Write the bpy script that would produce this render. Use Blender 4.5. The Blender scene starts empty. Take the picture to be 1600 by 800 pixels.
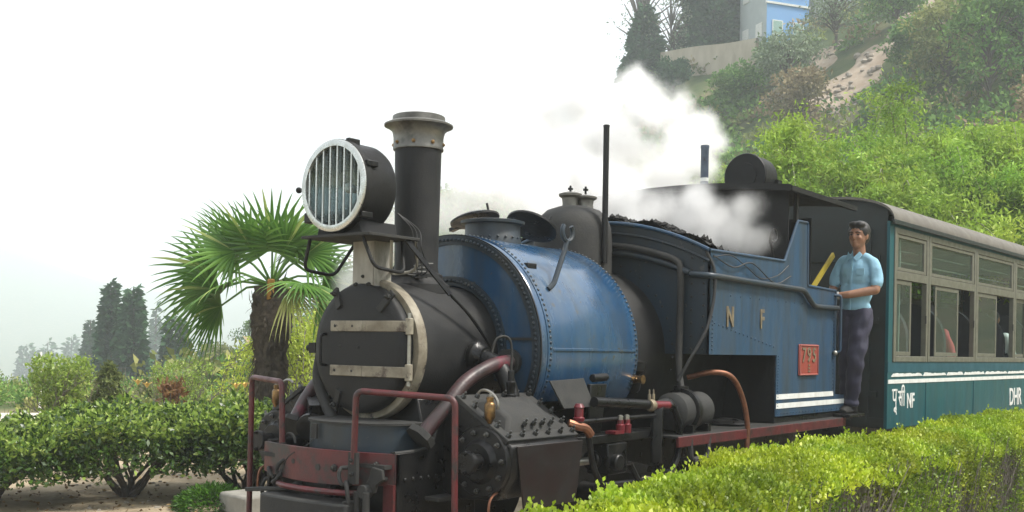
import bpy, bmesh, math, random
import numpy as np
from math import sin, cos, pi, radians, sqrt
from mathutils import Vector, Matrix
random.seed(7); RNG = np.random.default_rng(7)
SC = bpy.context.scene
COL = SC.collection
# ------------------------------------------------------------------ camera
HEAD = radians(37.6)                      # heading of the view, measured from the track
CAM = (-4.26, -4.28, 1.42)
cd = bpy.data.cameras.new('camera'); cam = bpy.data.objects.new('camera', cd); COL.objects.link(cam)
cd.sensor_width = 36.0; cd.lens = 37.35; cd.shift_y = 0.0875; cd.clip_start = 0.05; cd.clip_end = 6000
_f = Vector((cos(HEAD), sin(HEAD), 0)); _r = Vector((sin(HEAD), -cos(HEAD), 0)); _u = Vector((0, 0, 1))
_m = Matrix((( _r.x, _u.x, -_f.x, 0), (_r.y, _u.y, -_f.y, 0), (_r.z, _u.z, -_f.z, 0), (0, 0, 0, 1)))
cam.matrix_world = Matrix.Translation(CAM) @ _m @ Matrix.Rotation(radians(1.1), 4, 'Z')
SC.camera = cam
# ------------------------------------------------------------------ sky, sun, exposure
SUN_EL, SUN_AZ = radians(58), radians(-62)   # azimuth measured from +X towards +Y
w = bpy.data.worlds.new('World'); SC.world = w; w.use_nodes = True
nt = w.node_tree; nt.nodes.clear()
sky = nt.nodes.new('ShaderNodeTexSky'); sky.sky_type = 'NISHITA'; sky.sun_disc = False
sky.sun_elevation = SUN_EL; sky.sun_rotation = pi/2 - SUN_AZ; sky.dust_density = 4.0
bg1 = nt.nodes.new('ShaderNodeBackground'); bg1.inputs[1].default_value = 0.05
bg2 = nt.nodes.new('ShaderNodeBackground'); bg2.inputs[0].default_value = (0.98, 0.99, 1, 1); bg2.inputs[1].default_value = 0.62   # thin white cloud layer
ad = nt.nodes.new('ShaderNodeAddShader'); wo = nt.nodes.new('ShaderNodeOutputWorld')
nt.links.new(sky.outputs[0], bg1.inputs[0]); nt.links.new(bg1.outputs[0], ad.inputs[0])
nt.links.new(bg2.outputs[0], ad.inputs[1]); nt.links.new(ad.outputs[0], wo.inputs[0])
sl = bpy.data.lights.new('sun', 'SUN'); sl.energy = 3.8; sl.angle = radians(11); sl.color = (1, 0.96, 0.88)
so = bpy.data.objects.new('sun', sl); COL.objects.link(so)
_d = Vector((cos(SUN_EL)*cos(SUN_AZ), cos(SUN_EL)*sin(SUN_AZ), sin(SUN_EL)))
so.rotation_euler = (-_d).to_track_quat('-Z', 'Y').to_euler()
SC.view_settings.view_transform = 'Standard'; SC.view_settings.look = 'None'
SC.view_settings.exposure = 0.75; SC.view_settings.gamma = 1.0; SC.view_settings.use_curve_mapping = False
SC.render.engine = 'CYCLES'; cy = SC.cycles
cy.use_denoising = True; cy.max_bounces = 8; cy.diffuse_bounces = 3; cy.glossy_bounces = 3; cy.transmission_bounces = 6
cy.transparent_max_bounces = 12; cy.volume_bounces = 5; cy.caustics_reflective = False; cy.caustics_refractive = False
cy.sample_clamp_indirect = 6
# ------------------------------------------------------------------ kit: meshes
def V(*a): return Vector(a)
class MB:
    def __init__(s): s.v = []; s.f = []
    def add(s, vs, fs):
        o = len(s.v); s.v += [tuple(p) for p in vs]; s.f += [tuple(i+o for i in f) for f in fs]; return s
    def box(s, x0, x1, y0, y1, z0, z1):
        return s.add([(x, y, z) for z in (z0, z1) for y in (y0, y1) for x in (x0, x1)],
            [(0,2,3,1), (4,5,7,6), (0,1,5,4), (2,6,7,3), (0,4,6,2), (1,3,7,5)])
    def bar(s, p0, p1, wd, th, upv=(0, 0, 1)):           # a straight flat bar between two points
        p0, p1 = Vector(p0), Vector(p1); d = (p1-p0).normalized(); a = d.cross(Vector(upv))
        if a.length < 1e-5: a = d.cross(V(1, 0, 0))
        a.normalize(); b = a.cross(d); a = a*wd/2; b = b*th/2
        return s.add([p0-a-b, p0+a-b, p0+a+b, p0-a+b, p1-a-b, p1+a-b, p1+a+b, p1-a+b],
            [(0,1,2,3), (7,6,5,4), (0,4,5,1), (1,5,6,2), (2,6,7,3), (3,7,4,0)])
    def lathe(s, prof, o=(0, 0, 0), ax=(0, 0, 1), n=28, a0=0, a1=2*pi, closed=False, cap=True):
        o = Vector(o); ax = Vector(ax).normalized()
        t = V(0, 0, 1) if abs(ax.z) < .9 else V(1, 0, 0)
        e1 = (t - ax*t.dot(ax)).normalized(); e2 = ax.cross(e1)
        full = abs(a1-a0-2*pi) < 1e-6; m = n if full else n+1
        vs = []
        for r, h in prof:
            for i in range(m):
                a = a0+(a1-a0)*i/n; vs.append(o+ax*h+(e1*cos(a)+e2*sin(a))*r)
        fs = []; k = len(prof)
        for j in range(k if closed else k-1):
            jj = (j+1) % k
            for i in range(n):
                ii = (i+1) % m; fs.append((j*m+i, j*m+ii, jj*m+ii, jj*m+i))
        if not closed and full and cap:
            if prof[0][0] > 1e-6: fs.append(tuple(range(m))[::-1])
            if prof[-1][0] > 1e-6: fs.append(tuple((k-1)*m+i for i in range(m)))
        return s.add(vs, fs)
    def cyl(s, p0, p1, r0, r1=None, n=16):
        p0, p1 = Vector(p0), Vector(p1); return s.lathe([(r0, 0), (r0 if r1 is None else r1, (p1-p0).length)], p0, p1-p0, n)
    def tube(s, pts, r, n=8, flat=1.0):
        pts = [Vector(p) for p in pts]; k = len(pts); rs = r if isinstance(r, (list, tuple)) else [r]*k
        t = [(pts[min(i+1, k-1)]-pts[max(i-1, 0)]).normalized() for i in range(k)]
        e = t[0].orthogonal().normalized(); vs = []
        for i in range(k):
            e = e - t[i]*e.dot(t[i]); e = e.normalized() if e.length > 1e-6 else t[i].orthogonal().normalized()
            b = t[i].cross(e)
            vs += [pts[i]+(e*cos(2*pi*j/n)+b*sin(2*pi*j/n)*flat)*rs[i] for j in range(n)]
        fs = [(i*n+j, i*n+(j+1) % n, (i+1)*n+(j+1) % n, (i+1)*n+j) for i in range(k-1) for j in range(n)]
        fs += [tuple(range(n))[::-1], tuple((k-1)*n+j for j in range(n))]
        return s.add(vs, fs)
    def prism(s, poly, ext):                             # 3-D outline pushed along a vector
        n = len(poly); ext = Vector(ext); p = [Vector(q) for q in poly]
        return s.add(p+[q+ext for q in p], [tuple(range(n))[::-1], tuple(range(n, 2*n))]+[(i, (i+1) % n, n+(i+1) % n, n+i) for i in range(n)])
    def ball(s, c, r, nu=14, nv=9):
        if not isinstance(r, (tuple, list)): r = (r, r, r)
        vs = [(c[0], c[1], c[2]-r[2])]
        for j in range(1, nv):
            b = -pi/2+pi*j/nv
            vs += [(c[0]+r[0]*cos(b)*cos(2*pi*i/nu), c[1]+r[1]*cos(b)*sin(2*pi*i/nu), c[2]+r[2]*sin(b)) for i in range(nu)]
        vs.append((c[0], c[1], c[2]+r[2])); L = len(vs)-1
        fs = [(0, 1+(i+1) % nu, 1+i) for i in range(nu)]
        for j in range(nv-2):
            fs += [(1+j*nu+i, 1+j*nu+(i+1) % nu, 1+(j+1)*nu+(i+1) % nu, 1+(j+1)*nu+i) for i in range(nu)]
        fs += [(L, L-nu+i, L-nu+(i+1) % nu) for i in range(nu)]
        return s.add(vs, fs)
    def rivet(s, p, nrm, r=.011):
        return s.lathe([(r, -r*.2), (r*.92, r*.45), (r*.5, r*.8), (0.0001, r*.9)], p, nrm, 7)
    def bolt(s, p, nrm, r=.014, h=.02):
        s.lathe([(r, -.004), (r, h*.6), (r*.85, h*.7), (r*.5, h*.72), (r*.5, h*1.2), (r*.3, h*1.3)], p, nrm, 6); return s
    def build(s, name, mat, parent=None, smooth=38, bevel=0, kind=None):
        me = bpy.data.meshes.new(name); me.from_pydata(s.v, [], s.f); me.update()
        return link(name, me, mat, parent, smooth, bevel, kind)
def link(name, me, mat, parent=None, smooth=38, bevel=0, kind=None):
    o = bpy.data.objects.new(name, me); COL.objects.link(o)
    if mat is not None and not me.materials: me.materials.append(mat)
    if smooth:
        me.polygons.foreach_set('use_smooth', [True]*len(me.polygons)); me.set_sharp_from_angle(angle=radians(smooth))
    if parent is not None: o.parent = parent
    if bevel:
        b = o.modifiers.new('edge', 'BEVEL'); b.width = bevel; b.segments = 2; b.limit_method = 'ANGLE'; b.angle_limit = radians(40)
    if kind: o['kind'] = kind
    return o
def thing(name, label, cat, loc=(0, 0, 0), rz=0, group=None):
    o = bpy.data.objects.new(name, None); COL.objects.link(o); o.location = loc; o.rotation_euler = (0, 0, rz); o.empty_display_size = .2
    return tag(o, label, cat, group)
def tag(o, label=None, cat=None, group=None, kind=None):
    if label: o['label'] = label
    if cat: o['category'] = cat
    if group: o['group'] = group
    if kind: o['kind'] = kind
    return o
def fillet(pts, r, n=5):
    pts = [Vector(p) for p in pts]; out = [pts[0]]
    for i in range(1, len(pts)-1):
        a, b, c = pts[i-1], pts[i], pts[i+1]; u = (a-b); v2 = (c-b); d = min(r, u.length*.49, v2.length*.49)
        p, q = b+u.normalized()*d, b+v2.normalized()*d
        out += [p*(1-t)**2+b*2*t*(1-t)+q*t*t for t in [k/n for k in range(n+1)]]
    return out+[pts[-1]]
def curve(pts, n=24):                                    # Catmull-Rom through points
    p = [Vector(q) for q in pts]; p = [p[0]*2-p[1]]+p+[p[-1]*2-p[-2]]; out = []; m = len(p)-3
    for k in range(n+1):
        u = k/n*m; i = min(int(u), m-1); t = u-i; a, b, c, d = p[i:i+4]
        out.append(.5*((2*b)+(c-a)*t+(2*a-5*b+4*c-d)*t*t+(3*b-a-3*c+d)*t**3))
    return out
def quads(name, P, mat, parent=None, kind=None):         # P: (n,4,3) array of leaf quads as one mesh
    n = len(P); me = bpy.data.meshes.new(name)
    me.vertices.add(n*4); me.vertices.foreach_set('co', np.ascontiguousarray(P, dtype=np.float32).ravel())
    me.loops.add(n*4); me.loops.foreach_set('vertex_index', np.arange(n*4, dtype=np.int32))
    me.polygons.add(n); me.polygons.foreach_set('loop_start', np.arange(0, n*4, 4, dtype=np.int32))
    me.update(calc_edges=True); me.validate()
    return link(name, me, mat, parent, 0, 0, kind)
def leaves(pos, dirs, ln, wd, fold=.25, jitter=0, mid=.5):    # diamond leaves with a fold, one quad each
    n = len(pos); d = dirs/np.maximum(np.linalg.norm(dirs, axis=1, keepdims=True), 1e-6)
    ra = RNG.normal(size=(n, 3)); s = np.cross(d, ra); s /= np.maximum(np.linalg.norm(s, axis=1, keepdims=True), 1e-6)
    nn = np.cross(s, d); ln = np.broadcast_to(ln, n)[:, None]; wd = np.broadcast_to(wd, n)[:, None]
    m = pos+d*ln*mid+nn*wd*fold
    return np.stack([pos, m+s*wd*.5, pos+d*ln, m-s*wd*.5], axis=1)
def rnd_dirs(n, up=0.0):
    d = RNG.normal(size=(n, 3)); d /= np.linalg.norm(d, axis=1, keepdims=True); d[:, 2] += up; return d
# ------------------------------------------------------------------ kit: materials
def srgb(h):
    c = [int(h[i:i+2], 16)/255 for i in (0, 2, 4)]; return tuple(x/12.92 if x < .04045 else ((x+.055)/1.055)**2.4 for x in c)+(1,)
def mat(name, c1, c2=None, scale=6, rough=.6, metal=0, bump=0, bscale=60, c3=None, s3=2.5, t3=.58, coat=0, rvar=.12, stretch=(1, 1, 1), w3=.08, spec=.5, streak=None, chip=None):
    m = bpy.data.materials.new(name); m.use_nodes = True; N = m.node_tree.nodes; L = m.node_tree.links
    b = N['Principled BSDF']; b.inputs['Metallic'].default_value = metal; b.inputs['Roughness'].default_value = rough
    b.inputs['Coat Weight'].default_value = coat; b.inputs['Coat Roughness'].default_value = .15; b.inputs['Specular IOR Level'].default_value = spec
    c1 = srgb(c1) if isinstance(c1, str) else tuple(c1)+(1,)
    b.inputs['Base Color'].default_value = c1; m.diffuse_color = c1
    tc = N.new('ShaderNodeTexCoord'); mp = N.new('ShaderNodeMapping'); mp.inputs['Scale'].default_value = stretch
    L.new(tc.outputs['Object'], mp.inputs[0])
    def noise(sc, det=6, ro=.6):
        n = N.new('ShaderNodeTexNoise'); n.inputs['Scale'].default_value = sc; n.inputs['Detail'].default_value = det; n.inputs['Roughness'].default_value = ro
        L.new(mp.outputs[0], n.inputs['Vector']); return n.outputs['Fac']
    def ramp(src, lo, hi):
        r = N.new('ShaderNodeMapRange'); r.inputs[1].default_value = lo; r.inputs[2].default_value = hi; L.new(src, r.inputs[0]); return r.outputs[0]
    def mix(fac, a, c):
        x = N.new('ShaderNodeMix'); x.data_type = 'RGBA'; L.new(fac, x.inputs[0])
        if hasattr(a, 'links'): L.new(a, x.inputs[6])
        else: x.inputs[6].default_value = a
        x.inputs[7].default_value = c; return x.outputs[2]
    out = c1
    if c2 is not None:
        c2 = srgb(c2) if isinstance(c2, str) else tuple(c2)+(1,); n1 = noise(scale); out = mix(ramp(n1, .35, .68), c1, c2)
        rr = N.new('ShaderNodeMapRange'); rr.inputs[1].default_value = .3; rr.inputs[2].default_value = .7
        rr.inputs[3].default_value = max(.05, rough-rvar); rr.inputs[4].default_value = min(1, rough+rvar); L.new(n1, rr.inputs[0]); L.new(rr.outputs[0], b.inputs['Roughness'])
    if c3 is not None:
        c3 = srgb(c3) if isinstance(c3, str) else tuple(c3)+(1,); out = mix(ramp(noise(s3, 8, .7), t3, t3+w3), out, c3)
    def extra(sc, st, det, ro, lo, hi, amt, c):              # run-down streaks and chips, with a shape of their own
        nonlocal out
        m2 = N.new('ShaderNodeMapping'); m2.inputs['Scale'].default_value = st; L.new(tc.outputs['Object'], m2.inputs[0])
        n = N.new('ShaderNodeTexNoise'); n.inputs['Scale'].default_value = sc; n.inputs['Detail'].default_value = det; n.inputs['Roughness'].default_value = ro; L.new(m2.outputs[0], n.inputs['Vector'])
        r = N.new('ShaderNodeMapRange'); r.inputs[1].default_value = lo; r.inputs[2].default_value = hi; r.inputs[4].default_value = amt; L.new(n.outputs['Fac'], r.inputs[0]); out = mix(r.outputs[0], out, tuple(c)+(1,))
    if streak: extra(3.0, (3.2, 3.2, .22), 7, .65, .48, .72, .75, streak)
    if chip: extra(16, (1, 1, 1), 5, .6, .655, .675, .9, chip)
    if hasattr(out, 'links'): L.new(out, b.inputs['Base Color'])
    if bump:
        bp = N.new('ShaderNodeBump'); bp.inputs['Strength'].default_value = bump; bp.inputs['Distance'].default_value = .01
        L.new(noise(bscale, 4), bp.inputs['Height']); L.new(bp.outputs[0], b.inputs['Normal'])
    return m
def leafmat(name, a, b_, c=None, trans=.35, rough=.5, spec=.3, big=0):
    m = bpy.data.materials.new(name); m.use_nodes = True; N = m.node_tree.nodes; L = m.node_tree.links
    b = N['Principled BSDF']; b.inputs['Roughness'].default_value = rough; b.inputs['Specular IOR Level'].default_value = spec
    g = N.new('ShaderNodeNewGeometry'); r = N.new('ShaderNodeValToRGB'); L.new(g.outputs['Random Per Island'], r.inputs[0])
    e = r.color_ramp.elements; e[0].color = srgb(a); e[1].color = srgb(b_)
    if c: x = e.new(.9); x.color = srgb(b_); e[2].color = srgb(c)
    col = r.outputs[0]
    if big:                                              # broad drift of tone from plant to plant
        tc = N.new('ShaderNodeTexCoord'); n = N.new('ShaderNodeTexNoise'); n.inputs['Scale'].default_value = big; n.inputs['Detail'].default_value = 3
        L.new(tc.outputs['Object'], n.inputs['Vector'])
        h = N.new('ShaderNodeHueSaturation'); mr = N.new('ShaderNodeMapRange'); mr.inputs[1].default_value = .3; mr.inputs[2].default_value = .7; mr.inputs[3].default_value = .55; mr.inputs[4].default_value = 1.35
        L.new(n.outputs['Fac'], mr.inputs[0]); L.new(mr.outputs[0], h.inputs['Value']); L.new(col, h.inputs['Color'])
        mr2 = N.new('ShaderNodeMapRange'); mr2.inputs[1].default_value = .3; mr2.inputs[2].default_value = .7; mr2.inputs[3].default_value = .53; mr2.inputs[4].default_value = .47
        L.new(n.outputs['Color'], mr2.inputs[0]); L.new(mr2.outputs[0], h.inputs['Hue']); col = h.outputs[0]
    L.new(col, b.inputs['Base Color']); m.diffuse_color = srgb(a)
    t = N.new('ShaderNodeBsdfTranslucent'); L.new(col, t.inputs[0]); x = N.new('ShaderNodeMixShader'); x.inputs[0].default_value = trans
    L.new(b.outputs[0], x.inputs[1]); L.new(t.outputs[0], x.inputs[2]); L.new(x.outputs[0], N['Material Output'].inputs[0]); return m
def glassmat(name, tint=(.8, .9, .88, 1), rough=.02, clear=.75):
    m = bpy.data.materials.new(name); m.use_nodes = True; N = m.node_tree.nodes; L = m.node_tree.links; N.clear()
    o = N.new('ShaderNodeOutputMaterial'); g = N.new('ShaderNodeBsdfGlossy'); g.inputs['Roughness'].default_value = rough
    t = N.new('ShaderNodeBsdfTransparent'); t.inputs[0].default_value = tint
    d = N.new('ShaderNodeBsdfDiffuse'); d.inputs[0].default_value = (.5, .52, .48, 1)      # film of dust
    fr = N.new('ShaderNodeFresnel'); fr.inputs[0].default_value = 1.5; x = N.new('ShaderNodeMixShader'); y = N.new('ShaderNodeMixShader'); y.inputs[0].default_value = 1-clear
    L.new(t.outputs[0], y.inputs[1]); L.new(d.outputs[0], y.inputs[2]); ge = N.new('ShaderNodeNewGeometry'); sb = N.new('ShaderNodeMath'); sb.operation = 'SUBTRACT'; sb.inputs[0].default_value = 1; L.new(ge.outputs['Backfacing'], sb.inputs[1]); ml = N.new('ShaderNodeMath'); ml.operation = 'MULTIPLY'; L.new(fr.outputs[0], ml.inputs[0]); L.new(sb.outputs[0], ml.inputs[1])
    L.new(ml.outputs[0], x.inputs[0]); L.new(y.outputs[0], x.inputs[1]); L.new(g.outputs[0], x.inputs[2])
    L.new(x.outputs[0], o.inputs[0]); return m
M = {}
M['black'] = mat('sooty black paint', (.008,.008,.0085), (.017,.017,.0165), 5, .55, 0, .12, 90, (.038,.036,.033), 3, .6, rvar=.15, w3=.25, spec=.22)
M['smokebox'] = mat('sooty smokebox paint', (.0135,.0138,.0145), (.024,.024,.0235), 7, .6, 0, .2, 110, (.042,.040,.036), 4, .58, rvar=.15, w3=.3, spec=.22)
M['oily'] = mat('oily black iron', (.005,.005,.0055), (.013,.0127,.0125), 9, .36, .2, .2, 70, (.045,.037,.032), 6, .62, rvar=.16, w3=.2, spec=.35)
M['dusty'] = mat('dusty black steel', (.024,.0245,.024), (.042,.041,.038), 12, .7, 0, .25, 80, (.075,.069,.06), 5, .62, w3=.2, spec=.25)
M['blue'] = mat('worn blue paint with painted sheen', (.010,.052,.125), (.016,.066,.14), 2.2, .27, 0, .05, 50, (.085,.11,.125), 2.6, .44, rvar=.12, w3=.4, stretch=(1.6,1.2,.5), coat=.5, streak=(.03,.045,.06), chip=(.05,.055,.06))  # broad grey-blue patches imitate sky sheen; streaks and chips are wear
M['cabblue'] = mat('dull blue cab paint', (.012,.05,.11), (.02,.056,.10), 3.5, .48, 0, .06, 60, (.036,.045,.048), 2.2, .48, rvar=.14, w3=.3, stretch=(2.2,2.2,.35), streak=(.018,.028,.038), chip=(.045,.05,.05))
M['darkblue'] = mat('sooted dark blue paint', (.012,.026,.042), (.018,.024,.027), 3, .5, 0, .08, 60, (.034,.034,.032), 3, .52, w3=.3, stretch=(1,1,.5), streak=(.016,.018,.018), chip=(.06,.06,.055))
M['red'] = mat('worn dark red paint', (.095,.014,.016), (.055,.013,.013), 8, .45, 0, .12, 60, (.022,.018,.017), 9, .52, w3=.12)
M['beamred'] = mat('chipped red beam paint', (.10,.012,.015), (.03,.016,.016), 5, .5, 0, .2, 60, (.033,.028,.026), 5, .5, w3=.1)
M['cream'] = mat('scorched cream metal', (.28,.255,.195), (.16,.135,.095), 9, .6, .1, .2, 90, (.075,.055,.04), 8, .52, w3=.12, chip=(.03,.025,.02))
M['steel'] = mat('dull polished steel', (.38,.37,.33), (.22,.21,.19), 10, .38, .8, .1, 80, (.09,.08,.07), 8, .6, w3=.2)
M['bracket'] = mat('scuffed grey bracket paint', (.34,.33,.29), (.22,.21,.18), 9, .6, 0, .15, 60, (.09,.085,.075), 7, .56, w3=.2, stretch=(1,1,.4))
M['chrome'] = mat('silver rim paint', (.62,.64,.62), (.48,.5,.48), 20, .3, .7)
M['brass'] = mat('old brass', (.30,.18,.07), (.07,.045,.028), 26, .38, .85, .2, 90)
M['copper'] = mat('copper pipe', (.26,.11,.06), (.15,.07,.045), 20, .45, .7)
M['tarnish'] = mat('tarnished letters', (.26,.21,.13), (.13,.11,.085), 20, .5, .3)
M['white'] = mat('off white paint', (.72,.73,.70), (.58,.58,.54), 10, .55, 0, 0, 60, (.35,.35,.31), 9, .66, w3=.1)
M['coal'] = mat('coal', (.010,.010,.010), (.026,.025,.024), 30, .7, 0, .3, 50, spec=.25)
M['rubber'] = mat('black rubber', (.02,.02,.02), None, rough=.6)
M['capsteel'] = mat('sooty cap steel', (.20,.195,.175), (.10,.098,.09), 9, .45, .5, .1, 80, (.04,.038,.036), 6, .52, w3=.2)
M['studs'] = mat('oily bolt steel', (.10,.10,.095), (.05,.05,.048), 20, .35, .7)
M['elbow'] = mat('burnt red pipe', (.022,.018,.017), (.05,.018,.02), 5, .42, 0, .1, 60, (.13,.014,.03), 3.2, .55, w3=.1)
M['teal'] = mat('teal coach paint', (.007,.082,.098), (.010,.072,.086), 2.5, .38, 0, .04, 40, (.028,.062,.06), 2.4, .52, w3=.3, stretch=(2,2,.35), streak=(.012,.05,.055), chip=(.05,.09,.09))
M['tealblue'] = mat('bluer waist paint', (.01,.075,.11), (.01,.065,.09), 3, .4)
M['coachend'] = mat('shade-dark coach end', (.009,.017,.016), (.015,.018,.016), 5, .6, 0, .1, 60)  # near-black tone puts the shade on the coach end into the colour
M['roofgrey'] = mat('weathered grey roof', (.13,.12,.10), (.10,.092,.078), 5, .7, 0, .1, 40, (.10,.095,.08), 4, .58, w3=.2)
M['alu'] = mat('painted aluminium frame', (.17,.17,.135), (.14,.135,.108), 9, .45, .3, .05, 60, (.09,.087,.07), 7, .62, w3=.2)
M['inside'] = mat('pale interior panel', (.32,.34,.30), (.26,.28,.25), 3, .6)
M['seat'] = mat('dark seat cover', (.02,.022,.03), (.03,.03,.035), 20, .7)
M['glass'] = glassmat('coach glass', clear=.965)
M['lens'] = glassmat('headlight glass', tint=(.9, .95, .95, 1), clear=.985)
M['yellow'] = mat('faded yellow paint', (.38,.30,.02), (.3,.23,.03), 12, .5)
M['soil'] = mat('dry sandy soil', (.36,.29,.20), (.28,.22,.15), 4, .95, 0, .5, 25, (.17,.14,.09), 1.6, .55, w3=.2, spec=.1)
M['bark'] = mat('dark twig bark', (.05,.042,.034), (.09,.075,.06), 25, .9, 0, .4, 60)
M['greybark'] = mat('grey twig bark', (.16,.14,.12), (.10,.09,.075), 25, .9, 0, .4, 60)
# ------------------------------------------------------------------ terrain
FW = np.array([cos(HEAD), sin(HEAD)]); RT = np.array([sin(HEAD), -cos(HEAD)]); C2 = np.array(CAM[:2])
def sstep(x, a, b):
    t = np.clip((x-a)/(b-a), 0, 1); return t*t*(3-2*t)
def wob(x, y):
    return (np.sin(x*.11+1.3)*np.cos(y*.13+.4)+.5*np.sin(x*.27+y*.21)+.3*np.sin(x*.53-y*.47+2))*.55
AZ = [-3.2, -1.6, -.75, -.45, -.25, -.12, -.06, .03, .085, .12, .24, .36, .5, .8, 1.3, 1.9, 3.2]
HT = [0, 0, 4, 6, 8, 11.5, 14, 13, 16.5, 25, 30, 35, 39, 42, 30, 4, 0]
def terrain(x, y):
    x = np.asarray(x, float); y = np.asarray(y, float); dx, dy = x-C2[0], y-C2[1]
    f = dx*FW[0]+dy*FW[1]; r = dx*RT[0]+dy*RT[1]; d = np.hypot(f, r); a = np.arctan2(r, f)
    H = np.interp(a, AZ, HT)
    hill = H*sstep(d, 26, 104)**.9*(1-.25*sstep(d, 110, 300))
    lw = 1-sstep(a, -.27, -.10)                                   # the valley on the far left
    lw = lw*sstep(a, -2.2, -1.4)
    val = -19*sstep(d, 27, 150)+(98+24*np.sin(a*9+.6)+10*np.sin(a*23))*sstep(d, 520, 1250)*sstep(a, -2.0, -1.0)
    z = hill*(1-lw)+val*lw
    return z+wob(x, y)*sstep(d, 28, 60)*1.3
def at_polar(a, d):                                              # bearing from the photographer's stand and distance
    p = C2+(FW*cos(a)+RT*sin(a))*d; return float(p[0]), float(p[1]), float(terrain(p[0], p[1]))
def at_rf(r, f):
    p = C2+FW*f+RT*r; return float(p[0]), float(p[1]), float(terrain(p[0], p[1]))
def build_ground():
    an = np.concatenate([np.linspace(-pi, -.8, 60, endpoint=False), np.linspace(-.8, .8, 260, endpoint=False), np.linspace(.8, pi, 60, endpoint=False)])
    rd = np.concatenate([[.3, 2, 5, 9, 14, 19, 23], np.linspace(26, 112, 80), np.geomspace(118, 1700, 46)])
    A, R = np.meshgrid(an, rd); X = C2[0]+(FW[0]*np.cos(A)+RT[0]*np.sin(A))*R; Y = C2[1]+(FW[1]*np.cos(A)+RT[1]*np.sin(A))*R
    Z = terrain(X, Y); na, nr = len(an), len(rd)
    vs = np.stack([X, Y, Z], -1).reshape(-1, 3).tolist()
    fs = [(j*na+i, (j+1)*na+i, (j+1)*na+(i+1) % na, j*na+(i+1) % na) for j in range(nr-1) for i in range(na)]
    fs.append(tuple(range(na)))
    me = bpy.data.meshes.new('ground'); me.from_pydata(vs, [], fs); me.update()
    m = bpy.data.materials.new('ground soil and hillside'); m.use_nodes = True; N = m.node_tree.nodes; L = m.node_tree.links; b = N['Principled BSDF']
    b.inputs['Roughness'].default_value = .95; b.inputs['Specular IOR Level'].default_value = .1
    tc = N.new('ShaderNodeTexCoord')
    def nz(s, d=6, ro=.62):
        n = N.new('ShaderNodeTexNoise'); n.inputs['Scale'].default_value = s; n.inputs['Detail'].default_value = d; n.inputs['Roughness'].default_value = ro; L.new(tc.outputs['Object'], n.inputs['Vector']); return n.outputs['Fac']
    def rp(src, stops):
        r = N.new('ShaderNodeValToRGB'); L.new(src, r.inputs[0]); e = r.color_ramp.elements
        while len(e) < len(stops): e.new(.5)
        for k, (p, c) in enumerate(stops): e[k].position = p; e[k].color = c+(1,)
        return r.outputs[0]
    near = rp(nz(2.2, 9, .7), [(.3, (.17,.135,.09)), (.48, (.34,.275,.19)), (.7, (.42,.35,.25))])
    far = rp(nz(.35, 9, .68), [(.36, (.035,.06,.022)), (.5, (.07,.095,.035)), (.62, (.13,.12,.06)), (.72, (.30,.25,.17))])
    mr = N.new('ShaderNodeMapRange'); mr.inputs[1].default_value = 19.5; mr.inputs[2].default_value = 23
    vd = N.new('ShaderNodeVectorMath'); vd.operation = 'DISTANCE'; vd.inputs[1].default_value = (CAM[0], CAM[1], 0); L.new(tc.outputs['Object'], vd.inputs[0]); L.new(vd.outputs['Value'], mr.inputs[0])
    x = N.new('ShaderNodeMix'); x.data_type = 'RGBA'; L.new(mr.outputs[0], x.inputs[0]); L.new(near, x.inputs[6]); L.new(far, x.inputs[7]); L.new(x.outputs[2], b.inputs['Base Color'])
    bp = N.new('ShaderNodeBump'); bp.inputs['Strength'].default_value = .5; bp.inputs['Distance'].default_value = .04; L.new(nz(14, 6), bp.inputs['Height']); L.new(bp.outputs[0], b.inputs['Normal'])
    o = link('ground', me, m, None, 60); tag(o, 'dry sandy ground running up into the overgrown hillside', kind='structure')
build_ground()
# pale footpath beyond the bushes, a strip parallel to nothing but the slope edge
def path_strip():
    P = [at_rf(-16, 15.5), at_rf(-9.5, 18), at_rf(-7, 18.6), at_rf(-4.5, 19.5), at_rf(-2.5, 21)]
    c = curve([(p[0], p[1], 0) for p in P], 24); mb = MB(); vs = []
    for i, p in enumerate(c):
        t = (c[min(i+1, 24)]-c[max(i-1, 0)]).normalized(); n = V(-t.y, t.x, 0)
        vs += [p+n*1.3+V(0,0,.012), p-n*1.3+V(0,0,.012), p-n*1.35+V(0,0,-.05)]
    mb.add(vs, [(i*3+k, i*3+k+1, i*3+k+4, i*3+k+3) for i in range(24) for k in range(2)])
    o = mb.build('path', mat('pale path paving', (.56,.48,.42), (.48,.41,.36), 3, .9, 0, .1, 30), smooth=0); tag(o, 'pale pinkish path beyond the bushes', kind='structure')
path_strip()
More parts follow.
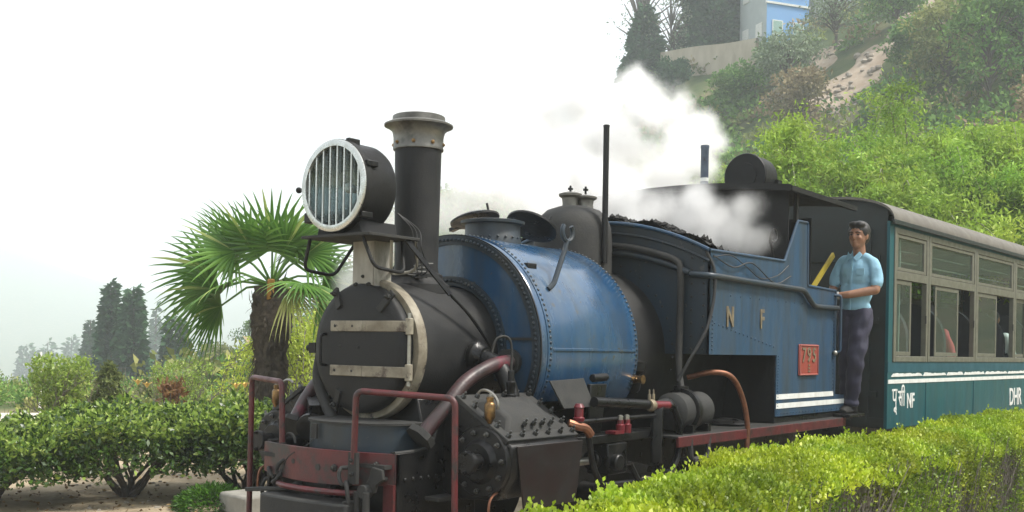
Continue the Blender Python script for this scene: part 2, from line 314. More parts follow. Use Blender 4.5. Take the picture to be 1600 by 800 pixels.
# track: ballast, sleepers, rails
def track():
    b = MB(); n = 60; vs = []
    for i in range(n+1):
        x = -3+22*i/n
        for y, z in ((-1.05, .004), (-.75, .05), (.75, .05), (1.05, .004)): vs.append((x, y+random.uniform(-.04, .04), z-.06+random.uniform(-.008, .008)))
    b.add(vs, [(i*4+k, i*4+k+4, i*4+k+5, i*4+k+1) for i in range(n) for k in range(3)])
    o = b.build('ballast', mat('oily ballast', (.13,.115,.10), (.07,.062,.055), 22, .95, 0, .8, 30)); tag(o, 'dark oily ballast under the train', kind='structure')
    for v in o.data.vertices: v.co.z += .07
    t = thing('railway_track', 'narrow gauge rails on sleepers beneath the steam locomotive', 'track')
    for s in (-1, 1):
        MB().box(-3, 19, s*.325-.028, s*.325+.028, .085, .16).build('rail', M['steel'], t)
    me = None
    for i in range(32):
        x = -2.9+.7*i
        if me is None: so_ = MB().box(-.1, .1, -.75, .75, 0, .085).build('sleeper', M['bark'], t, bevel=.008); me = so_.data; so_.location = (x, 0, .012)
        else:
            o = so_.copy(); COL.objects.link(o); o.parent = t; o.location = (x, 0, .012)
track()
# ------------------------------------------------------------------ locomotive (x rearwards from the smokebox door, -y towards the photographer)
LOCO = thing('steam_locomotive', 'old blue and black saddle tank steam engine with big front headlight and plate 795', 'locomotive')
def bp(name, m, mb, parent=LOCO, **k): return mb.build(name, m, parent, **k)
BZ = 1.385; R1 = .385
# smokebox and boiler
bp('smokebox', M['smokebox'], MB().lathe([(R1-.02, .01), (R1, .015), (R1, .70)], (0, 0, BZ), (1, 0, 0), 64), smooth=50)
fr = MB().lathe([(R1-.055, -.03), (R1+.004, -.03), (R1+.012, -.018), (R1+.012, .03), (R1-.055, .03)], (0, 0, BZ), (1, 0, 0), 64, closed=True)
front = bp('smokebox_front_ring', M['cream'], fr, smooth=50)
dr = MB().lathe([(0.0001, -.122), (.10, -.120), (.22, -.113), (.31, -.100), (.352, -.088), (.362, -.075), (.362, -.02), (.35, 0)], (0, .012, BZ+.004), (1, 0, 0), 64)
door = bp('smokebox_door', M['smokebox'], dr, smooth=50)
for z in (1.512, 1.263):                                            # hinge straps across the door
    s = MB(); s.bar((-.122, .20, z), (-.128, -.06, z), .060, .014, (1, 0, 0)); s.bar((-.128, -.06, z), (-.085, -.355, z), .060, .014, (1, 0, 0)); s.cyl((-.07, -.355, z-.045), (-.07, -.355, z+.045), .022, n=12)
    bp('hinge_strap', M['cream'], s, door, bevel=.004)
    b_ = MB(); [b_.rivet((-.131, y, z), (-1, 0, 0), .008) for y in (.16, .02)]; bp('rivets', M['dusty'], b_, door, kind='stuff')
bp('hinge_rod', M['steel'], MB().cyl((-.07, -.355, 1.19), (-.07, -.355, 1.585), .011, n=10), door)
bp('door_handle', M['black'], MB().tube(fillet([(-.10, .255, 1.465), (-.15, .255, 1.465), (-.15, .255, 1.29), (-.10, .255, 1.29)], .03), .009), door)
for a in (58, 128, 300):                                   # door dogs round the rim
    c, s_ = cos(radians(a)), sin(radians(a)); p = V(-.07, R1*c*1.03, BZ+R1*s_*1.03); q = V(-.115, R1*c*.70, BZ+R1*s_*.70)
    d = MB(); d.bar(p+V(-.015, 0, 0), q, .04, .018, (1, 0, 0)); d.bolt((-.10, R1*c*.95, BZ+R1*s_*.95), (-1, 0, 0), .016, .03); bp('door_clamp', M['dusty'], d, door, bevel=.003)
d = MB(); d.box(-.075, .0, .385, .44, 1.355, 1.415); d.cyl((-.03, .44, 1.385), (-.03, .475, 1.385), .014, n=10); d.ball((-.03, .485, 1.385), .02, 10, 6); bp('door_catch', M['black'], d, door)
bp('number_studs', M['dusty'], MB().rivet((-.118, .13, 1.40), (-1, 0, 0), .009).rivet((-.121, -.02, 1.395), (-1, 0, 0), .009), door, kind='stuff')
# smokebox saddle below
bp('smokebox_saddle', M['oily'], MB().prism([(.06, -.30, 1.12), (.06, .30, 1.12), (.06, .42, .72), (.06, -.42, .72)], (.6, 0, 0)), bevel=.01)
# chimney
ch = MB().lathe([(.155, -.06), (.158, .0), (.158, .035), (.132, .05), (.128, .08), (.137, .72), (.138, .768)], (.356, 0, 1.79), (0, 0, 1), 40)
chim = bp('chimney', M['smokebox'], ch, smooth=40)
bp('chimney_cap', M['capsteel'], MB().lathe([(.138, .0), (.148, .003), (.150, .012), (.147, .02), (.148, .075), (.156, .112), (.182, .135), (.203, .142), (.204, .152), (.175, .166), (.157, .17), (.155, .20), (.148, .205), (.122, .205), (.115, .10)], (.356, 0, 2.555), (0, 0, 1), 44), chim, smooth=40)
for a in range(8):
    c, s_ = cos(a*pi/4+.55), sin(a*pi/4+.55); bp('bolt', M['brass'], MB().bolt((.356+.147*c, .147*s_, 2.592), (c, s_, 0), .012, .010), chim)
bp('chimney_base_flange', M['smokebox'], MB().lathe([(.205, -.05), (.20, .0), (.17, .02), (.15, .055)], (.356, 0, 1.765), (0, 0, 1), 36), chim)
# headlight: drum, rim, bars, glass, reflector, bulb
HC = V(-.285, .0, 2.266); HR = .253
hl = bp('headlight', M['black'], MB().lathe([(HR-.012, .03), (HR-.012, -.02), (HR, -.022), (HR, .02), (HR-.008, .03), (HR-.008, .19), (HR-.02, .22), (.0001, .225)], HC, (1, 0, 0), 56, cap=False), smooth=40)
bp('rim', M['chrome'], MB().lathe([(HR-.038, -.034), (HR-.012, -.036), (HR-.003, -.03), (HR-.003, -.012), (HR-.038, -.012)], HC, (1, 0, 0), 56, closed=True), hl, smooth=40)
for i in range(8):
    y = -.19+.38*i/7; h = sqrt((HR-.025)**2-y*y)
    bp('bar', M['chrome'], MB().box(HC.x-.028, HC.x-.020, HC.y+y-.0045, HC.y+y+.0045, HC.z-h, HC.z+h), hl)
bp('glass', M['lens'], MB().lathe([(HR-.022, -.006), (.0001, -.018)], HC, (1, 0, 0), 48), hl)
bp('reflector', mat('tarnished reflector', (.20,.23,.23), (.13,.15,.15), 6, .22, .85), MB().lathe([(HR-.02, .0), (.20, .06), (.14, .12), (.07, .16), (.0001, .17)], HC, (1, 0, 0), 48, cap=False), hl, smooth=60)
bp('bulb', M['white'], MB().ball(HC+V(.09, -.0, 0), (.04, .028, .028)).cyl(HC+V(.1, 0, 0), HC+V(.17, 0, 0), .022), hl)
k = MB(); k.cyl(HC+V(0, HR-.01, -.0), HC+V(0, HR+.05, 0), .009, n=8); k.ball(HC+V(0, HR+.055, 0), .018, 10, 6); bp('side_knob', M['black'], k, hl)
for ang in (25, 70, -40):
    c, s_ = cos(radians(ang)), sin(radians(ang)); p = HC+V(.04, -HR*c, HR*s_)
    bp('latch', M['oily'], MB().box(p.x-.05, p.x+.03, p.y-.016, p.y+.016, p.z-.016, p.z+.016), hl, bevel=.005)
bp('hinge_lug', M['oily'], MB().box(HC.x-.01, HC.x+.05, HR-.06, HR-.0, HC.z-.19, HC.z-.13), hl, bevel=.008)
bp('lamp_foot', M['black'], MB().prism([(-.27, .17, 2.005), (-.27, -.18, 2.005), (-.27, -.16, 2.08), (-.27, .15, 2.08)], (.28, 0, 0)), hl, bevel=.006)
# headlight bracket
br = bp('lamp_bracket', M['bracket'], MB().prism([(-.075, .085, 1.735), (-.075, -.085, 1.725), (-.075, -.085, 1.99), (-.075, .085, 1.99)], (.016, 0, 0)).box(-.075, .06, -.0865, -.075, 1.73, 1.99), bevel=.003)
bp('bracket_bolt', M['dusty'], MB().bolt((-.075, 0, 1.79), (-1, 0, 0), .01, .012).bolt((-.075, -.05, 1.745), (-1, 0, 0), .012, .02).bolt((-.075, .05, 1.745), (-1, 0, 0), .012, .02), br)
bp('lamp_platform', M['dusty'], MB().box(-.33, .06, -.30, .23, 1.986, 2.002), br, bevel=.002)
for sgn, y in ((1, .19), (-1, -.22)):
    bp('platform_loop', M['black'], MB().tube(fillet([(-.30, y, 1.985), (-.28, y+.07*sgn, 1.82), (-.05, y+.07*sgn, 1.80), (.02, y-.02*sgn, 1.985)], .05), .010), br)
bp('platform_loop', M['bracket'], MB().tube(fillet([(-.06, -.20, 1.985), (-.02, -.16, 1.84), (.1, -.05, 1.81), (.15, -.2, 1.83), (.05, -.28, 1.985)], .06), .009), br)
stay = MB(); stay.bar((-.02, -.27, 1.99), (.24, -.37, 1.70), .028, .012, (0, 1, 0)); stay.tube(curve([(.24, -.37, 1.70), (.36, -.40, 1.6), (.5, -.41, 1.47), (.56, -.42, 1.40)], 14), .010); bp('lamp_stay', M['oily'], stay)
for k in range(3):
    o = random.uniform
    bp('loose_wire', M['rubber'], MB().tube(curve([(-.06, -.24, 2.13), (.02+.03*k, -.27, 2.05), (.06, -.25-.03*k, 1.95), (.15+.04*k, -.20, 1.83), (.22, -.12+.03*k, 1.80), (.26, -.18, 1.80)], 26), .0035, 5))
coil = [V(.20+.035*cos(t)+.004*t, -.14+.06*sin(t), 1.812+.004*t) for t in [i*.35 for i in range(60)]]
bp('wire_coil', mat('grey wire', (.2,.2,.19)), MB().tube(coil, .003, 5))
# saddle tank
T0, T1, TR = .66, 1.745, .705
AA = radians(115)                                                  # the tank wraps this far either side of the top
def ring(r, a): return (r*sin(a), r*cos(a))                        # (y, z) with a from the top
NS = 64
tk = MB(); vs = []
prof = [(T0, TR-.02), (T0+.012, TR-.004), (T0+.03, TR), (T1-.02, TR), (T1-.004, TR-.006), (T1, TR-.02)]
def flat_r(a):                                                     # slightly flattened flank below the seam
    t = max(0, abs(a)-radians(90)); return 1-.11*t*t
for x, r in prof:
    for i in range(NS+1):
        a = -AA+2*AA*i/NS; y, z = ring(r*flat_r(a), a); vs.append((x, y, BZ+z))
n1 = NS+1
fs = [(j*n1+i, j*n1+i+1, (j+1)*n1+i+1, (j+1)*n1+i) for j in range(5) for i in range(NS)]
tk.add(vs, fs)
iv = []                                                            # end plates and bottom lip
for x in (T0, T1):
    base = len(iv)
    for i in range(NS+1):
        a = -AA+2*AA*i/NS; y, z = ring((TR-.02)*flat_r(a), a); iv.append((x, y, BZ+z)); y, z = ring(.40, a); iv.append((x, y, BZ+z))
tk.add(iv, [tuple(b0+k for k in ((2*i, 2*i+1, 2*i+3, 2*i+2) if b0 else (2*i+2, 2*i+3, 2*i+1, 2*i))) for b0 in (0, 2*n1) for i in range(NS)])
lip = []
for s in (-1, 1):
    a = s*AA; y0, z0 = ring(TR*flat_r(a), a); y1, z1 = ring(.40, a); lip.append([(T0, y0, BZ+z0), (T1, y0, BZ+z0), (T1, y1, BZ+z1), (T0, y1, BZ+z1)])
for q in lip: tk.add(q, [(0, 1, 2, 3)])
tank = bp('saddle_tank', M['blue'], tk, smooth=45)
rb = MB()                                                          # angle-iron rings on the front plate
def arc_band(mb, x0, x1, r0, r1, a0, a1, n=60):
    vs = []
    for i in range(n+1):
        a = a0+(a1-a0)*i/n; k = flat_r(a)
        for x, r in ((x0, r0), (x0, r1), (x1, r1), (x1, r0)): y, z = ring(r*k, a); vs.append((x, y, BZ+z))
    mb.add(vs, [(i*4+k, i*4+(k+1) % 4, i*4+4+(k+1) % 4, i*4+4+k) for i in range(n) for k in range(4)]+[(0, 1, 2, 3), (n*4+3, n*4+2, n*4+1, n*4)])
arc_band(rb, T0-.012, T0+.002, .645, .702, -AA+.03, AA-.03); arc_band(rb, T0-.012, T0+.002, .395, .452, -AA+.03, AA-.03)
bp('tank_front_ring', M['darkblue'], rb, tank)
eb = MB(); arc_band(eb, T0-.006, T0+.004, .700, .709, -AA, AA); bp('tank_edge_strip', M['black'], eb, tank)
sb = MB(); arc_band(sb, T0+.062, T0+.11, TR-.004, TR+.005, -AA+.02, AA-.02); bp('tank_body_band', M['blue'], sb, tank)
rv = MB()
for r, n in ((.675, 84), (.425, 54)):
    for i in range(n):
        a = -AA+.08+(2*AA-.16)*i/(n-1); y, z = ring(r*flat_r(a), a); rv.rivet((T0-.012, y, BZ+z), (-1, 0, 0), .0115)
for x, n in ((T0+.086, 84), (T1-.035, 84)):
    for i in range(n):
        a = -AA+.08+(2*AA-.16)*(i+.5)/n; y, z = ring(TR*flat_r(a)+(.004 if x < 1 else 0), a); rv.rivet((x, y, BZ+z), (0, sin(a), cos(a)), .0095)
bp('rivets', M['darkblue'], rv, tank, kind='stuff')
for s in (-1, 1):
    sm = MB(); sm.box(T0+.11, T1-.05, s*(TR+.003)-.004, s*(TR+.003)+.004, BZ+.008, BZ+.026); bp('side_seam', M['blue'], sm, tank, bevel=.003)
    sm = MB(); sm.bar((T0-.008, s*.452, BZ+.075), (T0-.008, s*.645, BZ+.075), .016, .01, (1, 0, 0)); bp('front_seam', M['dusty'], sm, tank)
fm = MB().box(T0+.13, T0+.22, -.50, -.44, BZ+.47, BZ+.53); bp('tank_bracket', M['black'], fm, tank, bevel=.006)
# water filler with two open lids
fl = bp('water_filler', M['darkblue'], MB().lathe([(.185, -.08), (.185, .02), (.178, .03), (.178, .095), (.205, .10), (.207, .118), (.19, .122), (.165, .118), (.16, .0)], (1.07, 0, 2.095), (0, 0, 1), 40))
fr_ = MB()
for i in range(22):
    c, s_ = cos(i*2*pi/22), sin(i*2*pi/22); fr_.rivet((1.07+.185*c, .185*s_, 2.105), (c, s_, 0), .009)
bp('rivets', M['darkblue'], fr_, fl, kind='stuff')
def lid(name, c, tilt, axis, r):
    mb = MB(); mb.lathe([(r, -.008), (r, .006), (r*.8, .022), (r*.4, .034), (.0001, .038)], (0, 0, 0), (0, 0, 1), 32); mb.cyl((.0, -r*.75, .02), (.0, -r*.75, .07), .008, n=8)
    mb.box(-.02, .02, r-.02, r+.05, -.012, .012)
    R = Matrix.Rotation(tilt, 4, axis); mb.v = [tuple((R @ Vector(p))+Vector(c)) for p in mb.v]; bp(name, M['oily'], mb, fl)
lid('filler_lid', (1.13, .20, 2.245), radians(-16), 'X', .165)
lid('filler_lid', (1.41, -.06, 2.215), radians(30), 'Y', .175)
# lamp forks (Y shaped brackets on the tank)
for s in (-1, 1):
    fk = MB(); fk.tube(fillet([(.86, s*.60, 1.76), (.90, s*.61, 1.79), (1.02, s*.60, 2.0), (1.045, s*.60, 2.06)], .05), [.016]*14, 8)
    fk.tube([V(1.05+.055*sin(t), s*.60, 2.115-.055*cos(t)) for t in [(-2.35+4.7*i/14) for i in range(15)]], .015, 8)
    bp('lamp_fork', M['darkblue'], fk)
# boiler barrel, firebox and dome
bp('boiler', M['black'], MB().lathe([(.40, 0), (.585, .02), (.60, .04), (.60, .55), (.58, .56)], (1.74, 0, BZ), (1, 0, 0), 56), smooth=50)
bp('boiler_underside', M['oily'], MB().lathe([(.36, 0), (.36, 1.2)], (.6, 0, BZ-.06), (1, 0, 0), 32))
dome = bp('steam_dome', M['dusty'], MB().lathe([(.31, -.2), (.285, -.10), (.278, .0), (.277, .24), (.268, .33), (.242, .40), (.19, .45), (.11, .478), (.0001, .485)], (1.985, 0, 1.935), (0, 0, 1), 48), smooth=60)
for dx, dy, hs in ((-.03, .02, 1), (.06, -.05, .85)):
    sv = MB().lathe([(.062, -.02), (.055, .03), (.06, .07*hs), (.082, .085*hs), (.084, .10*hs), (.05, .112*hs)], (2.0+dx, dy, 2.405), (0, 0, 1), 22)
    s_ = bp('safety_valve', M['capsteel'], sv, dome)
    bp('valve_spindle', M['oily'], MB().cyl((2.0+dx, dy, 2.51), (2.0+dx, dy, 2.565), .008, n=8).box(1.985+dx, 2.015+dx, dy-.012, dy+.012, 2.535, 2.55), dome)
bp('whistle_pole', M['oily'], MB().cyl((1.95, -.29, 2.0), (1.945, -.29, 2.945), .021, n=14).lathe([(.023, 0), (.023, .012), (.012, .016)], (1.945, -.29, 2.945), (0, 0, 1), 14))
# bunker front plate and cab sides
PX0 = 2.27; SV = .93
def archz(y): return 2.325-.264*y*y
pl = [(PX0, y, archz(y)) for y in [-SV+2*SV*i/28 for i in range(29)]]
poly = [(PX0, -SV, 1.385)]+pl+[(PX0, SV, 1.385)]
bk = bp('bunker_front', M['darkblue'], MB().prism(poly, (.018, 0, 0)), smooth=30)
for off, r, m in ((.0, .014, M['cabblue']), (-.075, .010, M['darkblue'])):
    bp('bunker_rim', m, MB().tube([(PX0-.006, y, archz(y)+off) for y in [-SV+2*SV*i/40 for i in range(41)]], r, 8), bk)
rv = MB()
for i in range(26):
    a = radians(-100+200*i/25); y, z = ring(.66, a); rv.rivet((PX0, y, BZ+z), (-1, 0, 0), .009)
for i in range(9):
    for s in (-1, 1): rv.rivet((PX0, s*.89, 1.42+.075*i), (-1, 0, 0), .009); rv.rivet((PX0, s*.80, 1.42+.09*i), (-1, 0, 0), .009)
bp('rivets', M['dusty'], rv, bk, kind='stuff')
PB = 2.11                                                          # top of the bunker side
def side(s):
    y0 = s*SV; th = s*.012
    P = [(2.27, 1.385), (2.27, archz(SV)-.004), (3.52, PB), (3.76, 2.445), (3.965, 2.45), (3.985, 1.945), (4.60, 1.935), (4.60, 1.06), (4.84, 1.05), (4.84, .915), (3.405, .915), (3.405, 1.385)]
    o = bp('cab_side', M['cabblue'], MB().prism([(x, y0, z) for x, z in P], (0, -th, 0)), smooth=0)
    yo = y0+s*.004
    bp('edge_beading', M['cabblue'], MB().tube(fillet([(2.27, y0, archz(SV)), (3.52, y0, PB+.004), (3.76, y0, 2.45), (3.965, y0, 2.455), (3.985, y0, 1.95), (4.60, y0, 1.94), (4.60, y0, 1.05)], .02), .011, 8), o)
    for z0, z1 in ((1.045, 1.085), (.975, 1.015)):
        q = MB(); q.box(3.408, 4.58 if z0 > 1.02 else 4.835, min(y0, yo), max(y0, yo), z0, z1); bp('white_stripe', M['white'], q, o)
    rv = MB()
    for i in range(20): rv.rivet((3.435, y0, .95+.45*i/20), (0, s, 0), .0075)
    for i in range(22): rv.rivet((2.33, y0, 1.42+.62*i/22), (0, s, 0), .0075)
    for i in range(16): rv.rivet((2.36+1.05*i/16, y0, 1.60-.16*i/16), (0, s, 0), .008)
    for i in range(14): rv.rivet((2.6+.16*i, y0, 1.80), (0, s, 0), .007)
    for i in range(26): rv.rivet((4.57, y0, 1.08+.82*i/26), (0, s, 0), .007)
    for i in range(22): rv.rivet((3.44+1.36*i/22, y0, .935), (0, s, 0), .007)
    bp('rivets', M['cabblue'], rv, o, kind='stuff')
    hp = MB().tube(fillet([(4.57, y0, 1.90), (4.60, y0+s*.05, 1.90), (4.60, y0+s*.05, 1.42), (4.57, y0, 1.42)], .025), .011); bp('grab_rail', M['cabblue'], hp, o)
    bp('rail_knob', M['steel'], MB().ball((4.56, y0+s*.02, 1.41), .022, 10, 6), o)
    bp('side_pipe', M['cabblue'] if s > 0 else M['darkblue'], MB().tube(fillet([(2.24, s*.80, 1.935), (2.25, s*.955, 1.92), (3.84, s*.96, 1.905), (4.06, s*.96, 1.785), (4.58, s*.96, 1.79)], .06), .022, 10), o)
    return o
near_side = side(-1); far_side = side(1)
def text(body, size, x, y, z, m, parent, name, ext=.004, sx=1.0, rz=0, bold=.0):
    cu = bpy.data.curves.new('t', 'FONT'); cu.body = body; cu.size = size; cu.extrude = ext; cu.offset = bold; cu.resolution_u = 6
    ob = bpy.data.objects.new('t', cu); COL.objects.link(ob); bpy.context.view_layer.update()
    me = bpy.data.meshes.new_from_object(ob.evaluated_get(bpy.context.evaluated_depsgraph_get())); bpy.data.objects.remove(ob)
    me.transform(Matrix.Diagonal((sx, 1, 1, 1))); me.transform(Matrix.Rotation(pi/2, 4, 'X')); me.materials.clear()
    o = link(name, me, m, parent, 0); o.location = (x, y, z); return o
text('N', .20, 2.53, -SV-.003, 1.585, M['tarnish'], near_side, 'letter', .006, .78, bold=.004)
text('F', .20, 3.085, -SV-.003, 1.585, M['tarnish'], near_side, 'letter', .006, .78, bold=.004)
npl = bp('number_plate', mat('brick red plate', (.27,.045,.03), (.22,.04,.03), 10, .5), MB().box(3.815, 4.205, -SV-.014, -SV-.001, 1.225, 1.475), bevel=.008)
bp('plate_frame', mat('pink plate edge', (.34,.10,.08)), MB().tube([(3.825, -SV-.016, 1.233), (4.195, -SV-.016, 1.233), (4.195, -SV-.016, 1.467), (3.825, -SV-.016, 1.467), (3.825, -SV-.016, 1.233)], .006, 6), npl)
for k, ch_ in enumerate('795'): text(ch_, .165, 3.86+.105*k, -SV-.016, 1.335, M['tarnish'], npl, 'digit', .004, .95, bold=.002)
for k in range(3): bp('small_mark', M['tarnish'], MB().box(3.99, 4.03, -SV-.018, -SV-.013, 1.252+.025*k, 1.264+.025*k), npl)
# cab roof, spectacle plate, cab inside
def roofz(y): return 2.737-.064*y*y
ny = 24; ys = [-1.0+2.0*i/ny for i in range(ny+1)]
def arch_sheet(x0, x1, dz, th, zf=roofz, ys=ys):
    mb = MB(); n = len(ys); vs = []
    for x in (x0, x1):
        for t in (0, th): vs += [(x, y, zf(y)+dz+t) for y in ys]
    fs = []
    for i in range(n-1): fs += [(i, i+1, 2*n+i+1, 2*n+i), (n+i+1, n+i, 3*n+i, 3*n+i+1), (i+1, i, n+i, n+i+1), (2*n+i, 2*n+i+1, 3*n+i+1, 3*n+i)]
    fs += [(0, 2*n, 3*n, n), (n-1, 2*n-1, 4*n-1, 3*n-1)]
    return mb.add(vs, fs)
roof = bp('cab_roof', M['dusty'], arch_sheet(3.45, 4.86, 0, .014), smooth=30)
bp('roof_edge', M['black'], arch_sheet(3.44, 3.47, -.03, .05), roof, smooth=30)
for s in (-1, 1): bp('roof_gutter', M['black'], MB().box(3.45, 4.86, s*.9985-.0135, s*.9985+.0135, roofz(1)-.028, roofz(1)+.012), roof)
sp = bp('spectacle_plate', M['black'], MB().prism([(3.62, y, roofz(y)-.001) for y in [-.912+1.824*i/16 for i in range(17)]]+[(3.62, .912, 1.4), (3.62, -.912, 1.4)], (.012, 0, 0)))
for s in (-1, 1):
    bp('cab_post', M['black'], MB().box(3.74, 3.78, s*.915-.014, s*.915+.014, 2.44, 2.69))
bp('cab_dark_plate', M['black'], MB().box(4.80, 4.815, -.62, .93, .9, 2.60))  # added plate, makes the cab behind the driver dark
bp('cab_floor', M['oily'], MB().box(3.42, 4.86, -.91, .91, .86, .90))
bp('backhead', M['oily'], MB().lathe([(.55, 0), (.55, .3), (.50, .34), (.0001, .36)], (3.55, 0, 1.5), (1, 0, 0), 32))
bp('yellow_bar', M['yellow'], MB().bar((4.42, -.78, 1.93), (4.82, -.82, 2.27), .045, .02, (0, 1, 0)))
bp('cab_rear_lamp', M['black'], MB().lathe([(.0001, -.012), (.11, -.010), (.112, -.002), (.19, 0), (.197, .01), (.197, .02), (.19, .03), (.19, .25), (.17, .28), (.0001, .285)], (4.22, -.25, 2.925), (1, 0, 0), 44))
bp('lamp_bolts', M['oily'], MB().box(4.42, 4.50, -.47, -.44, 2.84, 2.90).box(4.20, 4.5, -.38, -.12, 2.73, 2.77))
vp = bp('vent_pipe', mat('chipped pale blue pipe', (.12,.155,.20), (.06,.08,.12), 14, .5, 0, .1, 60, (.06,.06,.06), 12, .56, w3=.1), MB().lathe([(.034, 0), (.034, .40), (.037, .405), (.037, .43), (.030, .43)], (3.96, 0, 2.74), (0, 0, 1), 18))
bp('pipe_band', M['white'], MB().lathe([(.036, 0), (.036, .03)], (3.96, 0, 2.86), (0, 0, 1), 18), vp)
bp('fire_iron', M['oily'], MB().tube(curve([(3.55, -.83, 2.05), (3.49, -.84, 2.20), (3.45, -.84, 2.27), (3.46, -.85, 2.33), (3.50, -.85, 2.36), (3.54, -.85, 2.33), (3.53, -.85, 2.28), (3.48, -.84, 2.26)], 40), .011, 8))
# pipes on the bunker front
def arc_pipe(dz, y0, y1, x, n=16): return [(x, y0+(y1-y0)*i/n, archz(y0+(y1-y0)*i/n)+dz) for i in range(n+1)]
bp('bunker_pipe', M['darkblue'], MB().tube(arc_pipe(-.215, .5, -.80, PX0-.035), .022, 10))
dp = arc_pipe(-.165, .5, -.56, PX0-.04)+[(PX0-.04, -.69, 2.03), (PX0-.045, -.735, 1.95), (PX0-.06, -.745, 1.6), (PX0-.10, -.765, 1.3), (PX0-.15, -.82, 1.12)]
bp('down_pipe', M['dusty'], MB().tube(curve(dp, 60), .025, 10))
bp('cable_bundle', M['rubber'], MB().tube(curve([(PX0-.01, -.91, 2.09), (2.31, -.95, 1.95), (2.30, -.95, 1.75), (2.24, -.93, 1.55), (2.15, -.86, 1.35), (2.1, -.8, 1.2)], 24), .012, 7).tube(curve([(2.30, -.945, 2.06), (2.6, -.95, 2.0), (2.9, -.95, 2.05), (3.3, -.95, 1.93), (3.6, -.95, 2.0)], 30), .005, 6).tube(curve([(2.30, -.945, 2.05), (2.55, -.95, 2.08), (2.8, -.95, 2.02), (3.05, -.95, 1.95), (3.35, -.95, 1.99), (3.55, -.95, 2.08)], 30), .004, 6))
# vacuum reservoir on the footplate with flange
rs = bp('reservoir', M['dusty'], MB().lathe([(.0001, -.03), (.09, -.015), (.125, .02), (.125, .40), (.09, .44), (.0001, .455)], (1.90, -.85, 1.005), (1, 0, 0), 32))
bp('reservoir_band', M['oily'], MB().lathe([(.130, .14), (.150, .145), (.150, .19), (.130, .195)], (1.90, -.85, 1.005), (1, 0, 0), 32).cyl((2.09, -.83, 1.10), (2.09, -.83, 1.17), .05).box(1.98, 2.02, -.98, -.72, .87, .92).box(2.2, 2.24, -.98, -.72, .87, .92), rs)
bp('copper_pipe', M['copper'], MB().tube(curve([(2.42, -.70, 1.22), (2.47, -.86, 1.26), (2.58, -.95, 1.235), (2.70, -.98, 1.10), (2.76, -1.0, .90), (2.76, -1.0, .70)], 30), .020, 10))
# running board
for s in (-1, 1):
    rbd = bp('running_board', M['dusty'], MB().box(1.75, 4.88, min(s*1.0, s*.45), max(s*1.0, s*.45), .845, .862), bevel=.003)
    bp('board_edge', M['red'], MB().box(1.75, 4.70, s*.9955-.0105, s*.9955+.0105, .790, .858), rbd, bevel=.004)
    bp('cab_step', M['oily'], MB().box(4.64, 5.0, min(s*1.06, s*.8), max(s*1.06, s*.8), .864, .888), rbd, bevel=.004)
bp('coil_on_board', M['oily'], MB().lathe([(.13, 0), (.16, .015), (.14, .03), (.05, .05)], (2.95, -.75, .864), (0, 0, 1), 24))
# frames, ashpan, wheels, axles
for s in (-1, 1):
    bp('main_frame', M['oily'], MB().box(-.30, 4.9, s*.47-.012, s*.47+.012, .52, .86))
bp('ashpan', M['black'], MB().prism([(2.3, -.55, 1.4), (2.3, .55, 1.4), (2.3, .44, .6), (2.3, -.44, .6)], (1.25, 0, 0)))
bp('cab_under_panel', M['black'], MB().box(3.40, 3.415, -.92, .92, .865, 1.40))
for x in (1.45, 3.15):
    for s in (-1, 1):
        y = s*.325
        wh = MB().lathe([(.05, -.05), (.28, -.03), (.285, -.045), (.33, -.045), (.335, .03), (.36, .035), (.36, .05), (.28, .05), (.05, .06)], (x, y, .49), (0, -s, 0), 36)
        bp('driving_wheel', M['oily'], wh)
        cr = MB(); cr.bar((x, s*.56, .49), (x+.1, s*.56, .36), .16, .05, (0, 1, 0)); cr.cyl((x, s*.3, .49), (x, s*.60, .49), .07); cr.cyl((x+.1, s*.54, .36), (x+.1, s*.92, .36), .045); bp('crank', M['oily'], cr)
for s in (-1, 1):
    rod = MB(); rod.bar((1.55, s*.70, .36), (3.25, s*.70, .36), .08, .03, (0, 1, 0)); bp('coupling_rod', M['oily'], rod, bevel=.004)
    rod = MB(); rod.bar((1.12, s*.82, .735), (3.25, s*.80, .36), .07, .03, (0, 1, 0)); bp('connecting_rod', M['oily'], rod, bevel=.004)
